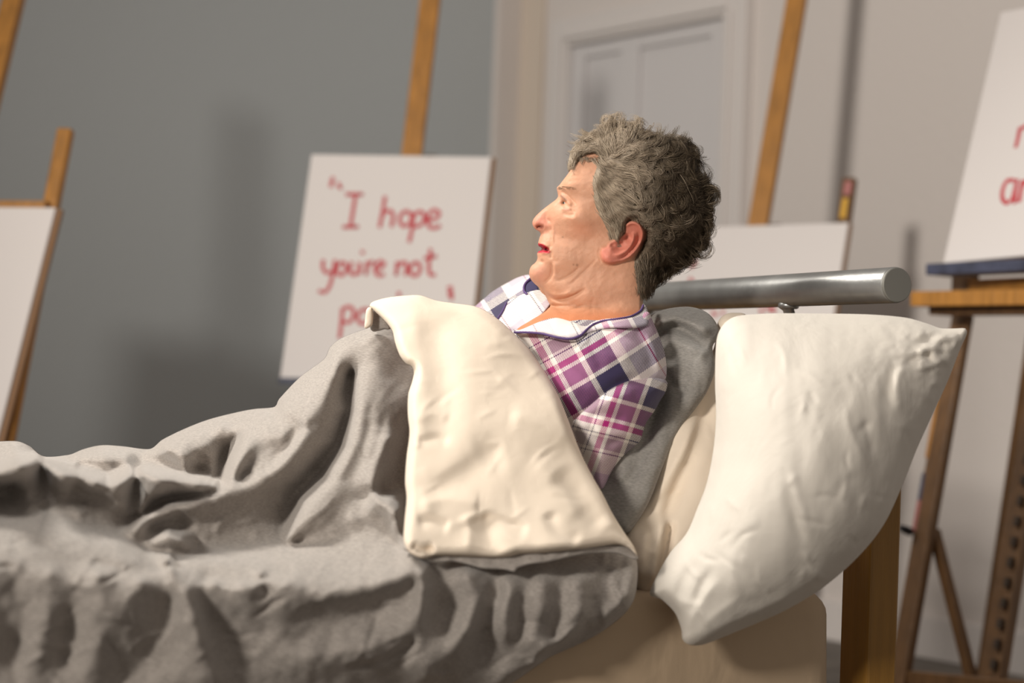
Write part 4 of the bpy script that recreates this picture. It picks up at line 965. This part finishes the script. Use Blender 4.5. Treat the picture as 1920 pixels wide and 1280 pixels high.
# mirrored strands for the far side (every third)
far = S3[::3].copy(); dep = (far - CAM) @ fwd; far = far + 2 * (D0 - dep)[..., None] * fwd
S_all = np.concatenate([S3, far]); RR = rnd.reshape(-1); RR2 = np.clip(RR * .55 + np.repeat(clr, SPC) * .45, 0, 1)
col_s = hair_tone(pts[:, :, 0].reshape(-1, 2), RR2); col_all = np.concatenate([col_s, col_s[::3]])
tang = np.gradient(S_all, axis=1); tang /= np.maximum(np.linalg.norm(tang, axis=2), 1e-9)[..., None]
sx = np.cross(tang, -fwd); sx /= np.maximum(np.linalg.norm(sx, axis=2), 1e-9)[..., None]; sy = np.cross(tang, sx)
rad = (.00026 * (1 - .75 * t_ ** 2))[None, :, None]
ringv = np.stack([S_all + rad * (sx * math.cos(a) + sy * math.sin(a)) for a in (math.pi / 2, math.pi * 7 / 6, math.pi * 11 / 6)], 2)
nS = len(S_all); V_ = ringv.reshape(-1, 3)
idx = np.arange(nS * NSEG * 3).reshape(nS, NSEG, 3); F_ = []
for j in range(3):
    a0 = idx[:, :-1, j]; a1 = idx[:, :-1, (j + 1) % 3]; b1 = idx[:, 1:, (j + 1) % 3]; b0 = idx[:, 1:, j]
    F_.append(np.stack([a0, a1, b1, b0], -1).reshape(-1, 4))
F_ = np.concatenate(F_)
def np_mesh(name, V, F, m, parent):
    me = bpy.data.meshes.new(name); V = V - np.array(parent_loc(parent))
    me.vertices.add(len(V)); me.vertices.foreach_set('co', V.ravel())
    k = F.shape[1]; me.loops.add(F.size); me.loops.foreach_set('vertex_index', F.ravel().astype(np.int32))
    me.polygons.add(len(F)); me.polygons.foreach_set('loop_start', np.arange(0, F.size, k, dtype=np.int32))
    me.update(calc_edges=True); me.validate(); me.shade_smooth(); me.materials.append(m)
    return link(bpy.data.objects.new(name, me), parent)
st_o = np_mesh('hair_strands', V_, F_, M['hair'], woman)
col_attr(st_o, np.repeat(col_all, NSEG * 3, axis=0)); col_attr(hv, base_cols)
bpy.ops.object.select_all(action='DESELECT'); st_o.select_set(True); hv.select_set(True); bpy.context.view_layer.objects.active = hv
bpy.ops.object.join()
tag(hv, 'short curly grey-brown hair')
# eyebrow
eb = MB(); ebc = []
for sgn in (1, -1):
    mb = MB()
    for k in range(44):
        x = 258 + 92 * rng.random() ** 1.6; y = 468 + (x - 258) * .06 + rng.normal(0, 4) - 10 * math.sin((x - 258) / 92 * math.pi)
        L = rng.uniform(16, 28); pts_ = [(x, y), (x + L * .5, y - 2 + rng.normal(0, 1.5)), (x + L, y + 3 + rng.normal(0, 2))]
        qq = np.array(C1(*pts_)); cc = toC1(qq); ww = (np.maximum(head_base(cc), 22) + face_detail(cc) + 3) * UM
        dq, _, _ = seg_dist(qq, body_out_px, True); ww = ww * arc(dq * inside(qq, body_out_px), 7)
        mb.tube(list(HP(qq[:, 0], qq[:, 1], sgn * (ww + .0004))), [.0002, .00016, .00008], 3)
    if 'brow_mat' not in M: M['brow_mat'] = mat('eyebrow_hair', (.30, .18, .105), .6)
    mb.build('eyebrow', M['brow_mat'], woman, smooth=True)

# ---- plaid pyjamas
def plaid():
    m = bpy.data.materials.new('plaid_flannel'); m.use_nodes = True; nt = m.node_tree; b = nt.nodes['Principled BSDF']; N = nt.nodes.new; L = nt.links.new
    b.inputs['Roughness'].default_value = .9; b.inputs['Sheen Weight'].default_value = .15
    uv = N('ShaderNodeUVMap'); uv.uv_map = 'UVMap'; sp = N('ShaderNodeSeparateXYZ'); L(uv.outputs[0], sp.inputs[0])
    off, navy, mauve, mag, lav, gr, mar = (.74, .68, .635), (.030, .022, .070), (.24, .075, .18), (.38, .012, .16), (.50, .44, .50), (.36, .30, .31), (.25, .03, .07)
    stops = [(0, mag), (6, off), (13, mauve), (44, off), (52, navy), (92, off), (107, lav), (138, mar), (140, lav), (168, off), (205, navy), (207, off), (213, gr), (236, off), (241, navy), (243, off), (256, mag)]
    PER = 262.0
    def band(sock):
        f = N('ShaderNodeMath'); f.operation = 'FRACT'; L(sock, f.inputs[0])
        r = N('ShaderNodeValToRGB'); r.color_ramp.interpolation = 'CONSTANT'; e = r.color_ramp.elements
        while len(e) > 1: e.remove(e[-1])
        e[0].position = 0; e[0].color = (*stops[0][1], 1)
        for p_, c_ in stops[1:]: x = e.new(p_ / PER); x.color = (*c_, 1)
        L(f.outputs[0], r.inputs[0]); return r.outputs[0]
    a = band(sp.outputs[0]); c_ = band(sp.outputs[1])
    s1 = N('ShaderNodeMath'); s1.operation = 'ADD'; L(sp.outputs[0], s1.inputs[0]); L(sp.outputs[1], s1.inputs[1])
    s2 = N('ShaderNodeMath'); s2.operation = 'MULTIPLY'; L(s1.outputs[0], s2.inputs[0]); s2.inputs[1].default_value = PER / 3.6
    s3 = N('ShaderNodeMath'); s3.operation = 'FRACT'; L(s2.outputs[0], s3.inputs[0])
    s4 = N('ShaderNodeMapRange'); s4.inputs[1].default_value = .4; s4.inputs[2].default_value = .6; L(s3.outputs[0], s4.inputs[0])
    mx = N('ShaderNodeMix'); mx.data_type = 'RGBA'; L(s4.outputs[0], mx.inputs[0]); L(a, mx.inputs[6]); L(c_, mx.inputs[7]); L(mx.outputs[2], b.inputs['Base Color'])
    tc = N('ShaderNodeTexCoord'); nz = N('ShaderNodeTexNoise'); nz.inputs['Scale'].default_value = 28; nz.inputs['Detail'].default_value = 4; L(tc.outputs['Object'], nz.inputs[0])
    bp = N('ShaderNodeBump'); bp.inputs['Distance'].default_value = .002; L(nz.outputs[0], bp.inputs['Height']); L(bp.outputs[0], b.inputs['Normal'])
    return m
M['plaid'] = plaid(); M['piping'] = mat('purple_piping', (.085, .045, .16), .7); M['navy'] = mat('navy_flannel', (.030, .025, .075), .9)
PER = 262.0
def puv(o, q, o_crop, ang_a, ang_b, bend=None, sc=(1, 1), at=(0, 0), sv=-1):
    """lay the checks out from a crossing at o_crop with the stripe directions of that piece"""
    ox, oy = C2(o_crop)[0]; a = np.array([math.cos(ang_a), math.sin(ang_a)]); b = np.array([math.cos(ang_b), math.sin(ang_b)])
    r = q - np.array([ox, oy])
    if bend is not None: r = r + bend(r)
    A = np.linalg.inv(np.stack([a, b], 1)); uvv = (A @ r.T).T / PER / np.array(sc)
    uv_attr(o, np.stack([uvv[:, 0], sv * uvv[:, 1]], 1) + 8 + np.array(at) / PER)
R_ = math.radians
shirt_o = [(962, 618), (985, 622), (1030, 612), (1080, 600), (1140, 600), (1185, 592), (1214, 584), (1224, 602), (1236, 630), (1246, 660), (1250, 690), (1247, 712), (1225, 740), (1190, 780), (1140, 850), (1105, 890), (1060, 880), (1010, 800), (960, 700), (945, 650)]
def sfold(q):
    s = 0
    for pts_, wl, wr, a in ((C2((560, 800), (620, 735), (700, 660), (790, 605), (880, 588)), 12, 10, -.010), (C2((880, 350), (930, 430), (960, 520), (985, 600)), 7, 9, .008), (C2((840, 350), (900, 440), (930, 540)), 9, 9, -.006),
                            (C2((340, 380), (420, 450), (520, 560), (590, 700)), 18, 14, .006), (C2((430, 420), (520, 520), (640, 620)), 10, 12, -.004), (C2((560, 420), (700, 470), (850, 480)), 16, 16, .005), (C2((600, 390), (640, 440), (700, 560)), 9, 9, -.004)):
        s = s + stroke(q, pts_, wl, wr, a)
    return s + .008 * vnoise(q, 50, 61) + .0025 * vnoise(q, 20, 62)
so, sq, _ = solid('pyjama_shirt', shirt_o, lambda q, d: shirtD(q) + .03 * (1 - arc(d, 22)) - sfold(q) * sstep(d / 8), lambda q, d: shirtD(q) + .045 + .0 * d, M['plaid'], woman, h=3.6, insets=(1, 2.5, 5))
def bend_t(r): return np.stack([np.zeros(len(r)), .0016 * (r[:, 0]) ** 2 * np.sign(r[:, 0]) * .25 + 0 * r[:, 0]], 1)
puv(so, sq, (443, 548), R_(-28), R_(62), bend_t, sc=(1.27, 1.02), sv=1)
tag(so, 'white, purple and magenta plaid pyjama shirt')
slv = C2((545, 803), (575, 768), (612, 732), (650, 698), (702, 655), (760, 620), (820, 597), (885, 584), (950, 583), (992, 594), (1002, 606), (994, 650), (968, 692), (942, 740), (900, 800), (884, 845), (870, 892), (800, 960), (740, 1040), (690, 1120), (640, 1080), (600, 960), (565, 870))
sl_ax = spline(C2((935, 620), (860, 720), (780, 840), (690, 980), (650, 1080)), 5)
slD = tps([(1235, 705, 2.365), (1160, 715, 2.32), (1075, 795, 2.33), (1210, 700, 2.345), (1235, 745, 2.36), (1200, 820, 2.36), (1150, 880, 2.345), (1100, 870, 2.32), (1120, 910, 2.32)])
def slf(q, d):
    return slD(q) - .045 * arc(d, 42) - (stroke(q, C2((600, 780), (700, 760), (800, 800)), 10, 12, -.007) + stroke(q, C2((640, 840), (740, 850), (840, 890)), 9, 10, .006) + stroke(q, C2((640, 720), (740, 680), (860, 660)), 14, 14, .006) + stroke(q, C2((870, 890), (780, 880), (700, 920)), 8, 8, -.005) + .005 * vnoise(q, 34, 63)) * sstep(d / 8)
slo, slq, _ = solid('sleeve', slv, slf, lambda q, d: slD(q) + .03 * arc(d, 30), M['plaid'], so, h=3.4, insets=(1, 2.5, 5))
def bend_s(r): return np.stack([np.zeros(len(r)), -.0014 * r[:, 0] ** 2 * np.sign(r[:, 0])], 1) * .5
puv(slo, slq, (705, 805), R_(12), R_(110), bend_s)
# collar
col_o = C2((268, 364), (310, 348), (400, 310), (468, 296), (540, 314), (605, 334), (640, 318), (690, 303), (750, 297), (825, 284), (872, 258), (884, 228), (900, 240), (908, 262), (914, 292), (908, 330), (860, 344), (790, 345), (720, 346), (650, 362), (590, 382), (535, 397), (470, 388), (400, 372), (330, 372))
colD = tps([(965, 622, 2.425), (1042, 597, 2.405), (1100, 610, 2.375), (1130, 600, 2.385), (1180, 592, 2.395), (1206, 572, 2.445), (1217, 595, 2.41), (1214, 608, 2.385), (1160, 614, 2.35), (1070, 634, 2.355), (1000, 620, 2.395)])
co, cq, _ = solid('collar', col_o, lambda q, d: colD(q) - .012 * arc(d, 10) - .004 * vnoise(q, 26, 71), lambda q, d: colD(q) + .012 + 0 * d, M['plaid'], so, h=3, insets=(1, 2.5, 4))
puv(co, cq, (470, 335), R_(-14), R_(62), at=(178, 190))
def pipe(pts_, D, off, r, parent, name='piping'):
    p_ = spline(C2(*pts_), 4); return MB().tube(list(P(p_[:, 0], p_[:, 1], D(p_) - off)), r, 8).build(name, M['piping'], parent, smooth=True)
pipe([(268, 366), (330, 366), (400, 372), (470, 389), (535, 396), (585, 380), (615, 352), (650, 326), (700, 310), (760, 302), (828, 289), (873, 262), (886, 236)], colD, .012, .0016, co)
# far lapel, far shoulder and collar
fD = tps([(891, 574, 2.68), (950, 531, 2.70), (995, 515, 2.62), (1015, 550, 2.57), (960, 617, 2.50), (930, 595, 2.56), (985, 560, 2.56)])
far_o = C2((60, 262), (80, 240), (120, 205), (170, 165), (230, 130), (290, 100), (345, 92), (352, 150), (385, 160), (440, 190), (520, 220), (470, 320), (340, 380), (250, 400), (200, 420), (120, 330))
fo, fq, _ = solid('far_side', far_o, lambda q, d: fD(q) + .02 * (1 - arc(d, 12)) - .008 * vnoise(q, 26, 81) * sstep(d / 6), lambda q, d: fD(q) + .05 + 0 * d, M['plaid'], so, h=3, insets=(1, 2.5, 4))
puv(fo, fq, (200, 180), R_(-32), R_(58), at=(84, 108))
fo2 = C2((212, 272), (232, 222), (300, 186), (384, 162), (430, 195), (440, 230), (380, 300), (290, 370), (190, 325))
f2, f2q, _ = solid('lapel', fo2, lambda q, d: fD(q) - .016 - .006 * arc(d, 8), lambda q, d: fD(q) - .008 + 0 * d, M['plaid'], so, h=3, insets=(1, 2.5, 4))
puv(f2, f2q, (280, 250), R_(-38), R_(55), at=(172, 190))
pipe([(188, 298), (212, 262), (230, 222)], fD, .024, .0014, f2)
o, _, _ = solid('collar_lining', C2((318, 182), (312, 155), (322, 128), (345, 106), (360, 120), (385, 160), (350, 172)), lambda q, d: fD(q) - .014 - .003 * arc(d, 5), lambda q, d: fD(q) - .008 + 0 * d, M['navy'], so, h=3, insets=(1, 2.5))
tag(o, 'dark navy inside of the far collar')
pipe([(330, 184), (316, 172), (313, 150), (322, 128), (346, 106)], fD, .022, .0019, o)
